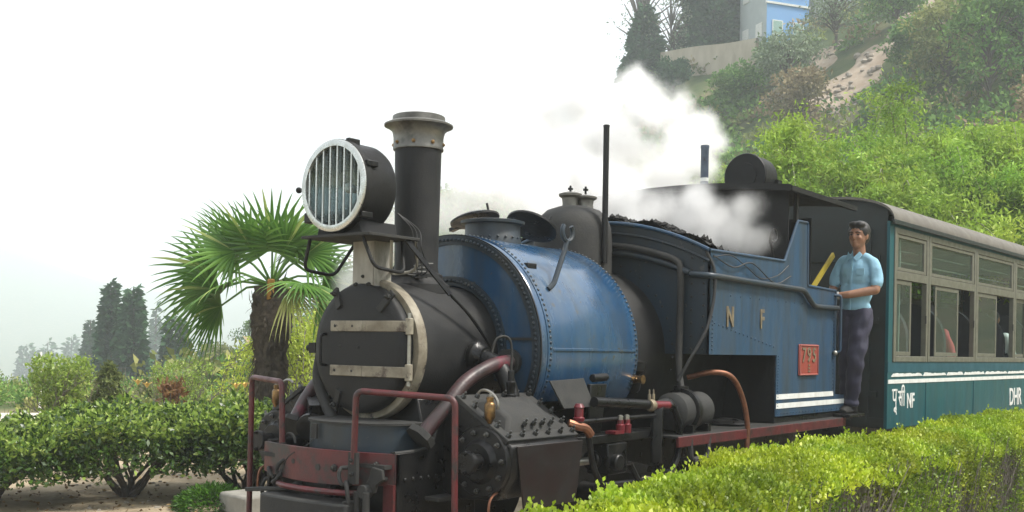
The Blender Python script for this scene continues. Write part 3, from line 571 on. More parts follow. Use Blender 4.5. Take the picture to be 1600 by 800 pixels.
# cylinders
def cylinder(s):
    Y = lambda v: s*v
    root = bp('cylinder_block', M['oily'], MB().prism([(.03, Y(.50), 1.10), (.03, Y(.64), 1.115), (.03, Y(.985), .905), (.03, Y(.99), .86), (.03, Y(.97), .74), (.03, Y(.90), .62), (.03, Y(.60), .60), (.03, Y(.50), .65)], (.62, 0, 0)), bevel=.012)
    c = (.03, Y(.80), .815)
    bp('side_sheet', mat('grimy maroon cleading', (.018,.010,.010), (.012,.011,.011), 6, .45), MB().prism([(.06, Y(.992), .905), (.66, Y(.992), .905), (.66, Y(.95), .56), (.18, Y(.95), .56)], (0, Y(.01), 0)), root, bevel=.004)
    cov = MB().lathe([(.0001, -.06), (.095, -.06), (.105, -.05), (.115, -.035), (.118, -.032), (.178, -.03), (.182, -.025), (.182, .0)], c, (1, 0, 0), 44); bp('cylinder_cover', M['oily'], cov, root)
    bo = MB()
    for k in range(11): a = k*2*pi/11+.2; bo.bolt((.0, c[1]+.152*cos(a), c[2]+.152*sin(a)), (-1, 0, 0), .015, .022)
    bp('cover_bolts', M['studs'], bo, root, kind='stuff')
    bp('tail_gland', M['oily'], MB().lathe([(.0001, -.165), (.055, -.165), (.06, -.16), (.06, -.135), (.04, -.13), (.04, -.05)], (.03, Y(.82), .82), (1, 0, 0), 24).bolt((-.13, Y(.82), .87), (-1, 0, 0), .012, .02).bolt((-.13, Y(.82), .77), (-1, 0, 0), .012, .02), root)
    # inclined valve chest cover on top: sloping plate with raised centre and studs
    n = Vector((0, Y(.21), .345)).normalized(); e = Vector((0, Y(.345), -.21)).normalized(); o = Vector((.02, Y(.60), 1.13))
    P = lambda x, u, h: tuple(o+V(x, 0, 0)+e*u+n*h)
    bp('chest_plate', M['dusty'], MB().prism([P(0, 0, 0), P(.64, 0, 0), P(.64, .42, 0), P(0, .42, 0)], n*.028), root, bevel=.005)
    hs = MB(); hs.add([P(.06, .06, .028), P(.58, .06, .028), P(.58, .36, .028), P(.06, .36, .028), P(.10, .12, .085), P(.42, .12, .09), P(.46, .29, .075), P(.10, .30, .085)], [(0,1,5,4), (1,2,6,5), (2,3,7,6), (3,0,4,7), (4,5,6,7)]); bp('chest_cover', M['dusty'], hs, root, smooth=50, bevel=.02)
    st = MB()
    for k in range(6):
        for u in (.03, .39): st.bolt(P(.03+.115*k, u, .028), n, .015, .03)
    for u in (.12, .21, .30): st.bolt(P(.03, u, .028), n, .015, .03); st.bolt(P(.61, u, .028), n, .015, .03)
    for k in range(4): st.bolt(P(.2+.08*k, .34, .06), n, .014, .03)
    bp('chest_studs', M['studs'], st, root, kind='stuff')
    bp('chest_handle', M['steel'], MB().tube([P(.045+.0*t, .17+.075*cos(t), .10+.05*sin(t)) for t in [pi*i/12 for i in range(13)]], .008, 7), root)
    lb = MB().lathe([(.013, -.02), (.022, 0), (.029, .01), (.029, .075), (.024, .085), (.018, .09), (.02, .115), (.008, .12)], (.03, Y(.84), 1.035), (0, 0, 1), 18); bp('brass_lubricator', M['brass'], lb, root)
    bp('lubricator_cap', M['steel'], MB().bolt((.03, Y(.84), 1.153), (0, 0, 1), .012, .016), root)
    # hooked drain standpipe above the chest
    hp = bp('standpipe', M['oily'], MB().lathe([(.03, 0), (.03, .03), (.022, .035), (.022, .07), (.026, .075), (.026, .10), (.018, .105), (.018, .16), (.010, .165)], (.36, Y(.72), 1.12), (0, 0, 1), 14))
    bp('hooked_tube', M['dusty'], MB().tube(curve([(.36, Y(.72), 1.27), (.36, Y(.72), 1.40), (.345, Y(.715), 1.455), (.31, Y(.70), 1.47), (.27, Y(.68), 1.45), (.25, Y(.67), 1.38)], 24), .007, 7), hp)
    # piston rod, slide bars, crosshead, slide bar bracket
    bp('piston_rod', M['steel'], MB().cyl((.62, Y(.80), .745), (1.15, Y(.80), .745), .024), root)
    bp('slide_bar', M['oily'], MB().box(.70, 1.62, min(Y(.74), Y(.90)), max(Y(.74), Y(.90)), .855, .905), bevel=.006)
    cr = MB(); cr.box(1.08, 1.30, min(Y(.75), Y(.90)), max(Y(.75), Y(.90)), .66, .85); cr.cyl((1.16, Y(.72), .735), (1.16, Y(.94), .735), .05); cr.lathe([(.06, -.02), (.06, .02)], (1.06, Y(.80), .745), (1, 0, 0)); bp('crosshead', M['oily'], cr, bevel=.01)
    bk_ = MB().tube(fillet([(1.60, Y(.93), .70), (1.60, Y(.93), 1.06), (1.78, Y(.93), 1.075), (1.90, Y(.93), .93), (1.88, Y(.93), .72), (1.75, Y(.93), .60), (1.60, Y(.93), .66)], .05), .024, 8, 1.6); bp('slide_bar_bracket', M['oily'], bk_)
    bp('rocker_arm', M['oily'], MB().tube(fillet([(.80, Y(.94), .95), (.84, Y(.95), .74), (.94, Y(.95), .62)], .06), .018, 8).cyl((.94, Y(.95), .62), (1.5, Y(.93), .60), .016))
    bp('drain_link', M['oily'], MB().tube(fillet([(1.28, Y(.93), .72), (1.36, Y(.95), .60)], .03), .02, 8))
    rv_ = mat('glossy red valve', (.15,.012,.02), (.08,.012,.016), 20, .35)
    bp('red_valve', rv_, MB().lathe([(.03, 0), (.034, .02), (.026, .025), (.026, .075), (.032, .08), (.02, .10)], (.72, Y(.93), 1.0), (0, 0, 1), 14))
    bp('valve_elbow', M['copper'], MB().tube(curve([(.66, Y(.90), .99), (.70, Y(.93), .975), (.76, Y(.95), .96), (.80, Y(.96), .92)], 10), .026, 9))
    for dx in (0, .075):
        q = bp('red_valve', rv_, MB().lathe([(.026, 0), (.028, .05), (.02, .055), (.02, .08)], (1.18+dx, Y(.92), .908), (0, 0, 1), 12)); bp('valve_nut', M['steel'], MB().lathe([(.016, .078), (.016, .105), (.006, .11)], (1.18+dx, Y(.92), .908), (0, 0, 1), 8), q)
    bp('valve_tray', rv_, MB().box(1.08, 1.18, min(Y(.88), Y(.95)), max(Y(.88), Y(.95)), .908, .925))
    q = bp('red_cock', rv_, MB().cyl((1.50, Y(.93), 1.065), (1.72, Y(.94), 1.06), .026)); bp('cock_clamp', M['tarnish'], MB().lathe([(.034, -.025), (.04, 0), (.034, .025)], (1.52, Y(.93), 1.065), (1, 0, 0), 14).bolt((1.50, Y(.93), 1.10), (0, 0, 1), .010, .05).bolt((1.55, Y(.93), 1.10), (0, 0, 1), .010, .05), q)
    bp('feed_pipe', M['oily'], MB().cyl((.95, Y(.88), 1.10), (1.50, Y(.92), 1.07), .03))
    bp('valve_rod', M['oily'], MB().cyl((.70, Y(.88), .99), (1.66, Y(.93), 1.0), .013))
    lnk = MB(); lnk.prism([(1.0, Y(.78), .90), (1.14, Y(.78), .90), (1.2, Y(.78), 1.2), (1.02, Y(.78), 1.2)], (0, Y(.03), 0)); lnk.cyl((1.05, Y(.80), 1.235), (1.2, Y(.80), 1.24), .025); bp('motion_bracket', M['oily'], lnk, bevel=.006)
    bp('splash_panel', M['dusty'], MB().prism([(.60, Y(.80), 1.225), (.97, Y(.78), 1.235), (1.0, Y(.84), 1.07), (.66, Y(.86), 1.07)], (0, Y(.012), 0)), bevel=.002)
    # footstep stirrup
    bp('foot_stirrup', M['dusty'], MB().tube(fillet([(1.93, Y(.99), .84), (1.93, Y(1.0), .70), (2.16, Y(1.0), .70), (2.19, Y(.99), .84)], .04), .018, 8).box(1.95, 2.15, min(Y(.9), Y(1.02)), max(Y(.9), Y(1.02)), .685, .70))
    # steam pipe from smokebox: red elbow on the near side, grime on the far one
    pp = curve([(.62, Y(.50), 1.325), (.52, Y(.56), 1.325), (.36, Y(.57), 1.30), (.16, Y(.56), 1.215), (.02, Y(.55), 1.09), (-.08, Y(.52), .985), (-.12, Y(.51), .935)], 36)
    q = bp('steam_elbow', M['elbow'], MB().tube(pp, .041, 16), smooth=60)
    bp('elbow_flange', M['dusty'], MB().lathe([(.085, -.015), (.085, .02), (.06, .03)], (-.13, Y(.505), .93), tuple(Vector((.1, Y(.03), .1))), 8), q); bp('elbow_flange', M['dusty'], MB().lathe([(.075, -.03), (.075, .06)], (.62, Y(.50), 1.325), (1, -s*.3, 0), 18), q)
    fp = MB().lathe([(.07, 0), (.09, .02), (.09, .05), (.075, .06), (.06, .10)], (.44, Y(.375), 1.36), (0, s, -.12), 20).tube(curve([(.44, Y(.46), 1.35), (.45, Y(.56), 1.30), (.46, Y(.62), 1.20), (.46, Y(.66), 1.08)], 16), .05, 12); bp('exhaust_pipe', M['oily'], fp)
    bp('drip_pipe', M['copper'], MB().tube(curve([(.10, Y(.90), .655), (.02, Y(.90), .66), (-.04, Y(.905), .62), (-.05, Y(.905), .50)], 16), .007, 7).bolt((.06, Y(.90), .655), (-1, 0, 0), .013, .02))
    return root
cylinder(-1); cylinder(1)
bp('injector', M['oily'], MB().lathe([(.03, 0), (.05, .03), (.05, .10), (.03, .13), (.06, .16), (.06, .22)], (1.80, -.62, 1.12), (0, -.2, 1), 14))
bp('check_valve', M['brass'], MB().lathe([(.03, 0), (.022, .05), (.03, .08)], (1.745, -.66, 1.215), (0, -1, 0), 12).bolt((1.70, -.68, 1.22), (0, -1, 0), .014, .03).bolt((1.79, -.68, 1.22), (0, -1, 0), .014, .03))
# buffer beam, cheeks, sand box, coupling gear
def bowx(y): return -.44+.20*(y/.55)**2*.55
bm_ = MB(); N_ = 18; vs = []
for i in range(N_+1):
    y = -.53+1.0*i/N_; b0 = .695-.02*cos(y*3)
    vs += [(bowx(y), y, b0), (bowx(y), y, .855), (bowx(y)+.025, y, .855), (bowx(y)+.025, y, b0)]
bm_.add(vs, [(i*4+k, i*4+4+k, i*4+4+(k+1) % 4, i*4+(k+1) % 4) for i in range(N_) for k in range(4)]+[(0, 1, 2, 3), (N_*4+3, N_*4+2, N_*4+1, N_*4)])
beam = bp('buffer_beam', M['beamred'], bm_, smooth=30)
bp('beam_hole', M['rubber'], MB().cyl((bowx(.14)-.002, .14, .775), (bowx(.14)+.01, .14, .775), .014).cyl((bowx(-.06)-.002, -.06, .76), (bowx(-.06)+.01, -.06, .76), .018), beam)
bp('beam_bolts', M['dusty'], MB().bolt((bowx(-.2)-.001, -.18, .765), (-1, 0, 0), .02, .025).bolt((bowx(-.3)-.001, -.305, .80), (-1, 0, 0), .016, .02).bolt((bowx(-.3)-.001, -.305, .74), (-1, 0, 0), .016, .02).bolt((bowx(-.43), -.43, .80), (-1, 0, 0), .014, .02).bolt((bowx(-.47), -.48, .73), (-1, 0, 0), .014, .02), beam, kind='stuff')
for s in (-1, 1):
    y = s*.53 if s < 0 else .47
    ck = [(-.34, .32), (-.34, .857), (-.20, .86), (-.10, .868), (-.055, .905), (-.01, 1.0), (.03, 1.045), (.12, 1.065), (.30, 1.065), (.30, .32)]
    o = bp('front_cheek', M['oily'], MB().prism([(x, y, z) for x, z in ck], (0, -s*.018, 0)), bevel=.004)
    rv = MB(); [rv.rivet((-.27+.06*i, y+s*.0, .72), (0, s, 0), .012) for i in range(7)]; [rv.rivet((-.1+.05*i, y, .60), (0, s, 0), .014) for i in range(4)]; bp('rivets', M['oily'], rv, o, kind='stuff')
    bp('cheek_flange', M['dusty'], MB().tube([(x, y-s*.012, z) for x, z in ck[1:9]], .012, 6), o)
    st = MB().box(-.12, .22, min(y, y+s*.10), max(y, y+s*.10), .60, .622); bp('step_bracket', M['dusty'], st, o, bevel=.004)
bp('front_deck', M['dusty'], MB().box(-.40, .10, -.51, .46, .78, .80))
sd = bp('sand_drum', M['darkblue'], MB().prism([(-.05, -.44, .80), (-.05, -.44, .80)]+[], (0, 0, .01)) if False else MB().prism([(-.02+(-.34)*sqrt(max(0, 1-((y+.075)/.37)**2))**.8, y, .80) for y in [-.445+.74*i/24 for i in range(25)]]+[(.0, .295, .80), (.0, -.445, .80)], (0, 0, .185)), smooth=40)
bp('drum_lid', M['dusty'], MB().prism([(-.02+(-.352)*sqrt(max(0, 1-((y+.075)/.38)**2))**.8, y, .986) for y in [-.454+.758*i/24 for i in range(25)]]+[(.0, .304, .986), (.0, -.454, .986)], (0, 0, .012)), sd, smooth=40)
bp('drum_hasp', M['dusty'], MB().box(-.372, -.362, .03, .075, .90, .98).tube(curve([(-.37, .05, .90), (-.40, .08, .86), (-.45, .16, .80), (-.46, .2, .72)], 12), .003, 5), sd)
bp('beam_hook_ring', M['dusty'], MB().tube([V(-.34, .28+.045*cos(t), .86+.05*sin(t)) for t in [pi*i/12 for i in range(13)]], .008, 7), beam)
bp('buffer_block', M['dusty'], MB().prism([(-.50-.06*sqrt(max(0, 1-((y+.02)/.36)**2)), y, .46) for y in [-.36+.66*i/16 for i in range(17)]]+[(-.36, .30, .46), (-.36, -.36, .46)], (0, 0, .14)), bevel=.012)
bp('buffer_hoop', M['beamred'], MB().tube([V(-.40-.09*sin(t), -.02+.30*cos(t), .645) for t in [pi*i/18 for i in range(19)]], .016, 8))
bp('dark_gap_fill', M['oily'], MB().box(-.30, -.28, -.51, .45, .22, .70))  # added dark sheet, keeps the gap under the beam dark
bp('drawbar', M['oily'], MB().box(-.40, -.20, -.12, .1, .46, .70))
bp('coupling_lever', M['dusty'], MB().bar((-.42, .53, .585), (-.42, .17, .625), .05, .022).bar((-.42, .17, .625), (-.42, .10, .66), .06, .022), bevel=.005)
def chain(pts, name='chain_link', r=.011):
    for i in range(len(pts)-1):
        a, b_ = Vector(pts[i]), Vector(pts[i+1]); d = (b_-a); L_ = d.length; d.normalize(); e = d.orthogonal() if i % 2 else d.cross(d.orthogonal()); e.normalize()
        w_ = .035; c = (a+b_)/2; P = []
        for t in [2*pi*k/20 for k in range(21)]:
            P.append(c+d*(L_/2*1.12)*max(-1, min(1, 1.25*cos(t)))+e*w_*sin(t))
        bp(name, M['dusty'], MB().tube(P, r, 7))
chain([(-.44, -.27, .77), (-.47, -.31, .70), (-.475, -.335, .60), (-.475, -.345, .50), (-.475, -.345, .40)])
chain([(-.40, .22, .76), (-.42, .26, .70), (-.40, .33, .66), (-.38, .39, .70), (-.36, .42, .64), (-.36, .44, .56), (-.36, .44, .48)])
hk = MB().prism([(-.40, -.44, .79), (-.40, -.51, .78), (-.40, -.52, .73), (-.40, -.47, .70), (-.40, -.46, .66), (-.40, -.40, .64), (-.40, -.38, .68), (-.40, -.42, .73)], (-.02, 0, 0)).cyl((-.46, -.41, .665), (-.40, -.41, .665), .035).cyl((-.455, -.375, .665), (-.455, -.375, .50), .018).cyl((-.455, -.44, .665), (-.455, -.44, .5), .018); bp('coupling_hook', M['dusty'], hk, bevel=.004)
bp('side_buffer_post', M['red'], MB().box(-.355, -.33, -.53, -.46, .30, .70))
# front handrails (red tube)
bp('handrail', M['red'], MB().tube(fillet([(-.455, -.345, .80), (-.46, -.36, 1.175), (-.30, -.885, 1.155), (-.30, -.90, .30)], .045, 6), .0165, 12), smooth=60)
bp('handrail', M['red'], MB().tube(fillet([(-.36, .315, .72), (-.37, .32, 1.195), (-.22, .765, 1.205), (-.22, .77, .30)], .045, 6), .0165, 12), smooth=60)
for p in ((-.46, -.345, .80), (-.372, .315, .80)):
    bp('rail_strap', M['dusty'], MB().box(p[0]-.006, p[0]+.016, p[1]-.03, p[1]+.03, .70, .86).bolt((p[0]-.006, p[1], .82), (-1, 0, 0), .012, .014).bolt((p[0]-.006, p[1], .75), (-1, 0, 0), .012, .014))
# far side: front pipe down the smokebox and brass-capped sand valve
bp('far_sand_pipe', M['dusty'], MB().tube(curve([(.0, .39, 1.42), (-.02, .405, 1.30), (-.04, .39, 1.19), (-.06, .31, 1.08), (-.08, .22, .98)], 20), .032, 12))
bp('far_gear', M['oily'], MB().bar((-.1, .35, 1.03), (.1, .62, 1.1), .06, .05).bar((-.12, .3, .96), (.05, .60, 1.0), .05, .04).lathe([(.05, -.03), (.08, -.02), (.08, .02), (.05, .03)], (-.12, .36, .93), (.3, .2, .1), 20))
# coal heaped in the bunker (loose lumps, past counting)
def coal():
    base = MB(); nx, nyy = 26, 24; vs = []
    def cz(x, y):
        top = archz(y)+.035-(x-2.29)*.30*(.7+.3*(1-abs(y)))
        return max(top, 1.98)+.02*sin(x*23+y*17)
    for i in range(nx+1):
        for j in range(nyy+1):
            x = 2.30+1.31*i/nx; y = -.91+1.82*j/nyy; vs.append((x, y, cz(x, y)))
    base.add(vs, [(i*(nyy+1)+j, (i+1)*(nyy+1)+j, (i+1)*(nyy+1)+j+1, i*(nyy+1)+j+1) for i in range(nx) for j in range(nyy)])
    for k in range(2200):
        x = 2.31+1.28*random.random()**1.2; y = random.uniform(-.90, .90); r = random.uniform(.010, .030); c = V(x, y, cz(x, y)+r*.4)
        pts = []
        for d in ((1,0,0), (-1,0,0), (0,1,0), (0,-1,0), (0,0,1), (0,0,-1)): pts.append(c+Vector(d)*r*random.uniform(.6, 1.25)+V(random.uniform(-.3, .3), random.uniform(-.3, .3), random.uniform(-.2, .2))*r)
        base.add(pts, [(0,2,4), (2,1,4), (1,3,4), (3,0,4), (2,0,5), (1,2,5), (3,1,5), (0,3,5)])
    o = base.build('coal_heap', M['coal'], None, smooth=0); tag(o, 'heap of black coal lumps in the bunker ahead of the cab', 'coal', kind='stuff')
coal()
# ------------------------------------------------------------------ coach (u rearwards, w into the coach, from its near front corner)
COACH = thing('passenger_coach', 'teal railway coach with grey framed windows coupled behind the engine', 'coach', (5.83, -.98, 0), radians(-2.5))
CL, CW = 8.6, 1.98
def cp(name, m, mb, parent=COACH, **k): return mb.build(name, m, parent, **k)
SILL, TOPW, EAVE = 1.335, 2.615, 2.665
WIN = [(.11, 1.045)]+[(1.06+1.555*i, 2.60+1.555*i) for i in range(4)]+[(7.30, 8.49)]
for w0, nm in ((0, 'near'), (CW, 'far')):
    d = .03 if w0 == 0 else -.03; lo, hi = min(w0, w0+d), max(w0, w0+d)
    wl = MB().box(0, CL, lo, hi, .70, SILL).box(0, CL, lo, hi, TOPW, EAVE)
    xs = [0]+[v for a in WIN for v in a]+[CL]
    for i in range(0, len(xs), 2): wl.box(xs[i], xs[i+1], lo, hi, SILL, TOPW)
    sidew = cp('side_wall', M['teal'], wl, bevel=.002)
    o_ = -.003 if w0 == 0 else CW+.003
    cp('waist_band', M['tealblue'], MB().box(.002, CL-.002, min(w0, o_), max(w0, o_), 1.235, SILL-.002), sidew)
    o_ = -.005 if w0 == 0 else CW+.005
    cp('white_line', M['white'], MB().box(.01, CL-.01, min(w0, o_), max(w0, o_), 1.128, 1.166), sidew)
    if w0 == 0:                                               # upper line, worn into separate flakes with ragged tops
        x = .09
        random.seed(11)
        for L_ in (.85, .72, .55, .75, .95, .80, .6, .9, .7, .8, .6):
            n = int(L_/.05); top = [(x+.05*i, -.001, 1.222+random.uniform(-.006, .007)) for i in range(1, n)]
            cp('white_flake', M['white'], MB().prism([(x, -.001, 1.192)]+[(x+.01, -.001, 1.205)]+top+[(x+.05*n, -.001, 1.196)], (0, -.004, 0)), sidew); x += .05*n+.02
            if x > CL-.9: break
for w0 in (-.0035, CW+.0035):
    for x_ in (1.052, 2.607, 5.717, 7.28): cp('panel_joint', M['teal'], MB().box(x_-.012, x_+.012, w0-.003, w0+.003, .705, 1.122), bevel=.002)
cp('floor', M['coachend'], MB().box(0, CL, .03, CW-.03, .72, .80))
fr_end = MB()
def croofz(w): return EAVE+.272*max(0, 1-abs((w-CW/2)/(CW/2+.051))**3.2)**(1/2.3)
ends = cp('end_wall', M['coachend'], MB().prism([(0.02, .03, .7)]+[(0.02, .03+(CW-.06)*i/16, croofz(.03+(CW-.06)*i/16)-.01) for i in range(17)]+[(.02, CW-.03, .7)], (.03, 0, 0)))
cp('end_wall', M['coachend'], MB().prism([(CL-.05, .03, .7)]+[(CL-.05, .03+(CW-.06)*i/16, croofz(.03+(CW-.06)*i/16)-.01) for i in range(17)]+[(CL-.05, CW-.03, .7)], (.03, 0, 0)))
for z in (1.0, 1.7, 2.3): cp('end_rib', M['coachend'], MB().box(-.004, .02, .1, CW-.1, z, z+.05), ends)
for w_ in (.18, .35, .9, 1.5): cp('end_rib', M['coachend'], MB().box(-.006, .02, w_, w_+.05, .75, 2.6), ends)
cp('brake_pipe', M['rubber'], MB().tube(curve([(0, .3, 1.0), (-.15, .3, .95), (-.2, .35, .8), (-.1, .4, .7)], 14), .03, 8), ends)
ws = [CW/2-(CW/2+.05)*cos(pi*i/32) for i in range(33)]
def coach_roof():
    n = 33; vs = []
    pr = [(w_, croofz(w_)) for w_ in ws]
    for x in (-.03, CL+.03):
        for t in (-.025, 0): vs += [(x, w_, z+t) for w_, z in pr]
    fs = []
    for i in range(n-1): fs += [(i+1, i, 2*n+i, 2*n+i+1), (n+i, n+i+1, 3*n+i+1, 3*n+i), (i, i+1, n+i+1, n+i), (2*n+i+1, 2*n+i, 3*n+i, 3*n+i+1)]
    fs += [(0, n, 3*n, 2*n), (n-1, 3*n-1, 4*n-1, 2*n-1)]
    r = cp('roof', M['roofgrey'], MB().add(vs, fs), smooth=40)
    [cp('gutter', M['coachend'], MB().box(-.03, CL+.03, c_-.011, c_+.011, EAVE-.03, EAVE+.012), r, bevel=.003) for c_ in (-.041, CW+.041)]
coach_roof()
cp('ceiling', M['inside'], MB().box(.06, CL-.06, .04, CW-.04, EAVE+.02, EAVE+.03))
MID = 2.165
def window(x0, x1, w0, s, slide):
    # frame with transom and hopper above, two sliding sashes below
    lo = lambda d0, d1: (min(w0+s*d0, w0+s*d1), max(w0+s*d0, w0+s*d1))
    f = .055; a, b_ = lo(-.012, .04); mb = MB()
    mb.box(x0, x0+f, a, b_, SILL, TOPW).box(x1-f, x1, a, b_, SILL, TOPW).box(x0+f, x1-f, a, b_, SILL, SILL+f).box(x0+f, x1-f, a, b_, TOPW-f, TOPW).box(x0+f, x1-f, a, b_, MID-.04, MID+.04)
    wd = cp('window', M['alu'], mb, bevel=.004)
    a, b_ = lo(-.004, .026); g = .04; mb = MB(); z0, z1 = MID+.045, TOPW-f-.004; X0, X1 = x0+f+.004, x1-f-.004
    mb.box(X0, X0+g, a, b_, z0, z1).box(X1-g*1.6, X1, a, b_, z0, z1).box(X0+g, X1-g*1.6, a, b_, z0, z0+g*.8).box(X0+g, X1-g*1.6, a, b_, z1-g*.8, z1); cp('hopper_frame', M['alu'], mb, wd, bevel=.003)
    a, b_ = lo(.008, .012); cp('pane', M['glass'], MB().box(X0+g, X1-g*1.6, a, b_, z0+g*.8, z1-g*.8), wd)
    for k in range(3):
        z = z0+.09+.11*k; a, b_ = lo(.06, .075); cp('inner_bar', M['alu'], MB().box(X0, X1, a, b_, z, z+.014), wd)
    W_ = x1-x0-2*f; sw = W_*.52; z0, z1 = SILL+f+.004, MID-.045
    for k, xx in enumerate(slide):
        X0 = x0+f+W_*xx; X1 = X0+sw
        if X1 > x1-f: X0, X1 = x1-f-sw, x1-f
        a, b_ = lo(.0+.012*k, .010+.012*k); mb = MB()
        mb.box(X0, X0+g, a, b_, z0, z1).box(X1-g, X1, a, b_, z0, z1).box(X0+g, X1-g, a, b_, z0, z0+g).box(X0+g, X1-g, a, b_, z1-g, z1); cp('sash', M['alu'], mb, wd, bevel=.002)
        a, b_ = lo(.004+.012*k, .007+.012*k); cp('pane', M['glass'], MB().box(X0+g, X1-g, a, b_, z0+g, z1-g), wd)
    a, b_ = lo(-.02, -.012); cp('catch', M['rubber'], MB().box(x1-f-.03, x1-f-.01, a, b_, 1.72, 1.80), wd)
for i, (a, b_) in enumerate(WIN):
    window(a, b_, 0, 1, [(.0,), (.12,), (.02,), (.30, .0), (.45,), (.1,)][i]); window(a, b_, CW, -1, [(.48, 0.)]*6 and (.48, .0))
def prism_text(body, size, x, z, sx):
    o = text(body, size, x, -.002, z, M['white'], COACH, 'lettering', .003, sx, bold=.004); return o
prism_text('NF', .205, .51, .885, .82)
prism_text('DHR', .30, 4.02, .805, .86)
def stroke(pts, x, z, s, wd=.020):                             # brush-painted Devanagari, each letter one flat stroke set
    out = MB()
    for p in pts:
        c = curve([(x+u*s, 0, z+v*s) for u, v in p], max(8, 5*len(p))) if len(p) > 2 else [Vector((x+u*s, 0, z+v*s)) for u, v in p]
        for i in range(len(c)-1):
            d = (c[i+1]-c[i]); d.normalize(); e = V(-d.z, 0, d.x)*wd/2; c0 = c[i]-d*wd*.2; c1 = c[i+1]+d*wd*.2
            y = -.003-.0003*(i % 3); out.add([(q.x, y, q.z) for q in (c0-e, c1-e, c1+e, c0+e)]+[(q.x, -.0005, q.z) for q in (c0-e, c1-e, c1+e, c0+e)], [(0,1,2,3), (0,4,5,1), (1,5,6,2), (2,6,7,3), (3,7,4,0)])
    return out
pa = [[(-.05, 1), (.78, 1)], [(.60, 1), (.60, 0)], [(.12, 1), (.12, .62), (.20, .42), (.40, .38), (.60, .45)], [(.60, 0), (.66, -.2), (.50, -.32), (.32, -.22), (.5, -.12), (.62, -.3), (.72, -.5)]]
sa = [[(-.05, 1), (1.25, 1)], [(.22, 1), (.36, .80), (.28, .62), (.08, .56)], [(.12, .58), (.30, .34), (.42, .08)], [(.28, .60), (.72, .60)], [(.72, 1), (.72, 0)], [(1.12, 1), (1.12, 0)], [(1.12, 1), (1.08, 1.36), (.82, 1.42), (.66, 1.22), (.68, 1.02)]]
cp('lettering', M['white'], stroke(pa, .13, .91, .155), smooth=0)
cp('lettering', M['white'], stroke(sa, .285, .91, .135), smooth=0)
# seats with arched backs, inside
for i in range(7):
    u = .75+1.12*i
    for w_ in (.10, 1.02):
        st = MB(); pts = [(u, w_+.78*t, 1.05) for t in (0, 1)]
        prof = [(u, w_, .85)]+[(u, w_+.39-.39*cos(t), 1.55+.42*sin(t)) for t in [pi*k/14 for k in range(15)]]+[(u, w_+.78, .85)]
        st.prism(prof, (.08, 0, 0)); sb_ = cp('seat', M['seat'], st, smooth=30); cp('seat_cushion', M['seat'], MB().box(u+.08, u+.55, w_, w_+.78, 1.1, 1.22), sb_, bevel=.03)
cp('partition', M['inside'], MB().box(.40, .42, .05, CW-.05, .8, 2.76))
# bogies and frame under the floor
cp('underframe', M['oily'], MB().box(.05, CL-.05, .45, CW-.45, .52, .72))
for u in (1.2, 2.3, 6.3, 7.4):
    for w_ in (.64, 1.34):
        cp('wheel', M['oily'], MB().lathe([(.04, -.04), (.2, -.03), (.23, -.03), (.235, .02), (.26, .025), (.26, .04), (.04, .05)], (u, w_, .42), (0, 1 if w_ > 1 else -1, 0), 28))
cp('step_board', M['oily'], MB().box(.1, CL-.1, -.06, .12, .60, .63))
# ------------------------------------------------------------------ people
M['skin'] = mat('brown skin', (.30,.155,.095), (.25,.125,.075), 20, .5, 0, .05, 120)
M['hair'] = mat('black hair', (.012,.011,.010), (.02,.018,.016), 60, .5, 0, .4, 160)
M['shirt'] = mat('light blue shirt', (.25,.45,.58), (.21,.40,.53), 7, .8, 0, .35, 22)
M['trouser'] = mat('dark navy trousers', (.022,.022,.045), (.032,.030,.055), 8, .8, 0, .4, 18)
M['shoe'] = mat('scuffed black shoe', (.012,.012,.012), (.022,.021,.02), 20, .7, spec=.2)
M['watch'] = mat('watch face', (.55,.56,.55), None, rough=.3, metal=.6)
def limb(mb, pts, rs, n=12):
    for i in range(len(pts)-1):
        a, b_ = Vector(pts[i]), Vector(pts[i+1])
        mb.tube([a, a.lerp(b_, .5), b_], [rs[i], (rs[i]+rs[i+1])/2, rs[i+1]], n)
        mb.ball(a, rs[i], 12, 8); mb.ball(b_, rs[i+1], 12, 8)
def body(name, mb, m, parent, vox=.010, it=4, wrinkle=0):
    me = bpy.data.meshes.new(name); me.from_pydata(mb.v, [], mb.f); me.update()
    o = bpy.data.objects.new(name, me); COL.objects.link(o)
    r = o.modifiers.new('r', 'REMESH'); r.mode = 'VOXEL'; r.voxel_size = vox
    s = o.modifiers.new('s', 'SMOOTH'); s.iterations = it; s.factor = .5
    bpy.context.view_layer.update()
    me2 = bpy.data.meshes.new_from_object(o.evaluated_get(bpy.context.evaluated_depsgraph_get())); bpy.data.objects.remove(o); bpy.data.meshes.remove(me)
    if wrinkle:
        n = len(me2.vertices); c = np.empty(n*3, np.float32); q = np.empty(n*3, np.float32); me2.vertices.foreach_get('co', c); me2.vertex_normals.foreach_get('vector', q); c = c.reshape(-1, 3); q = q.reshape(-1, 3); x, y, z = c.T
        k = np.sin(z*48+x*22+3*np.sin(y*17))*.5+np.sin(z*27-x*41+2*np.sin(x*19))*.5
        me2.vertices.foreach_set('co', (c+q*(k*wrinkle)[:, None]).astype(np.float32).ravel()); me2.update()
    return link(name, me2, m, parent, 80)
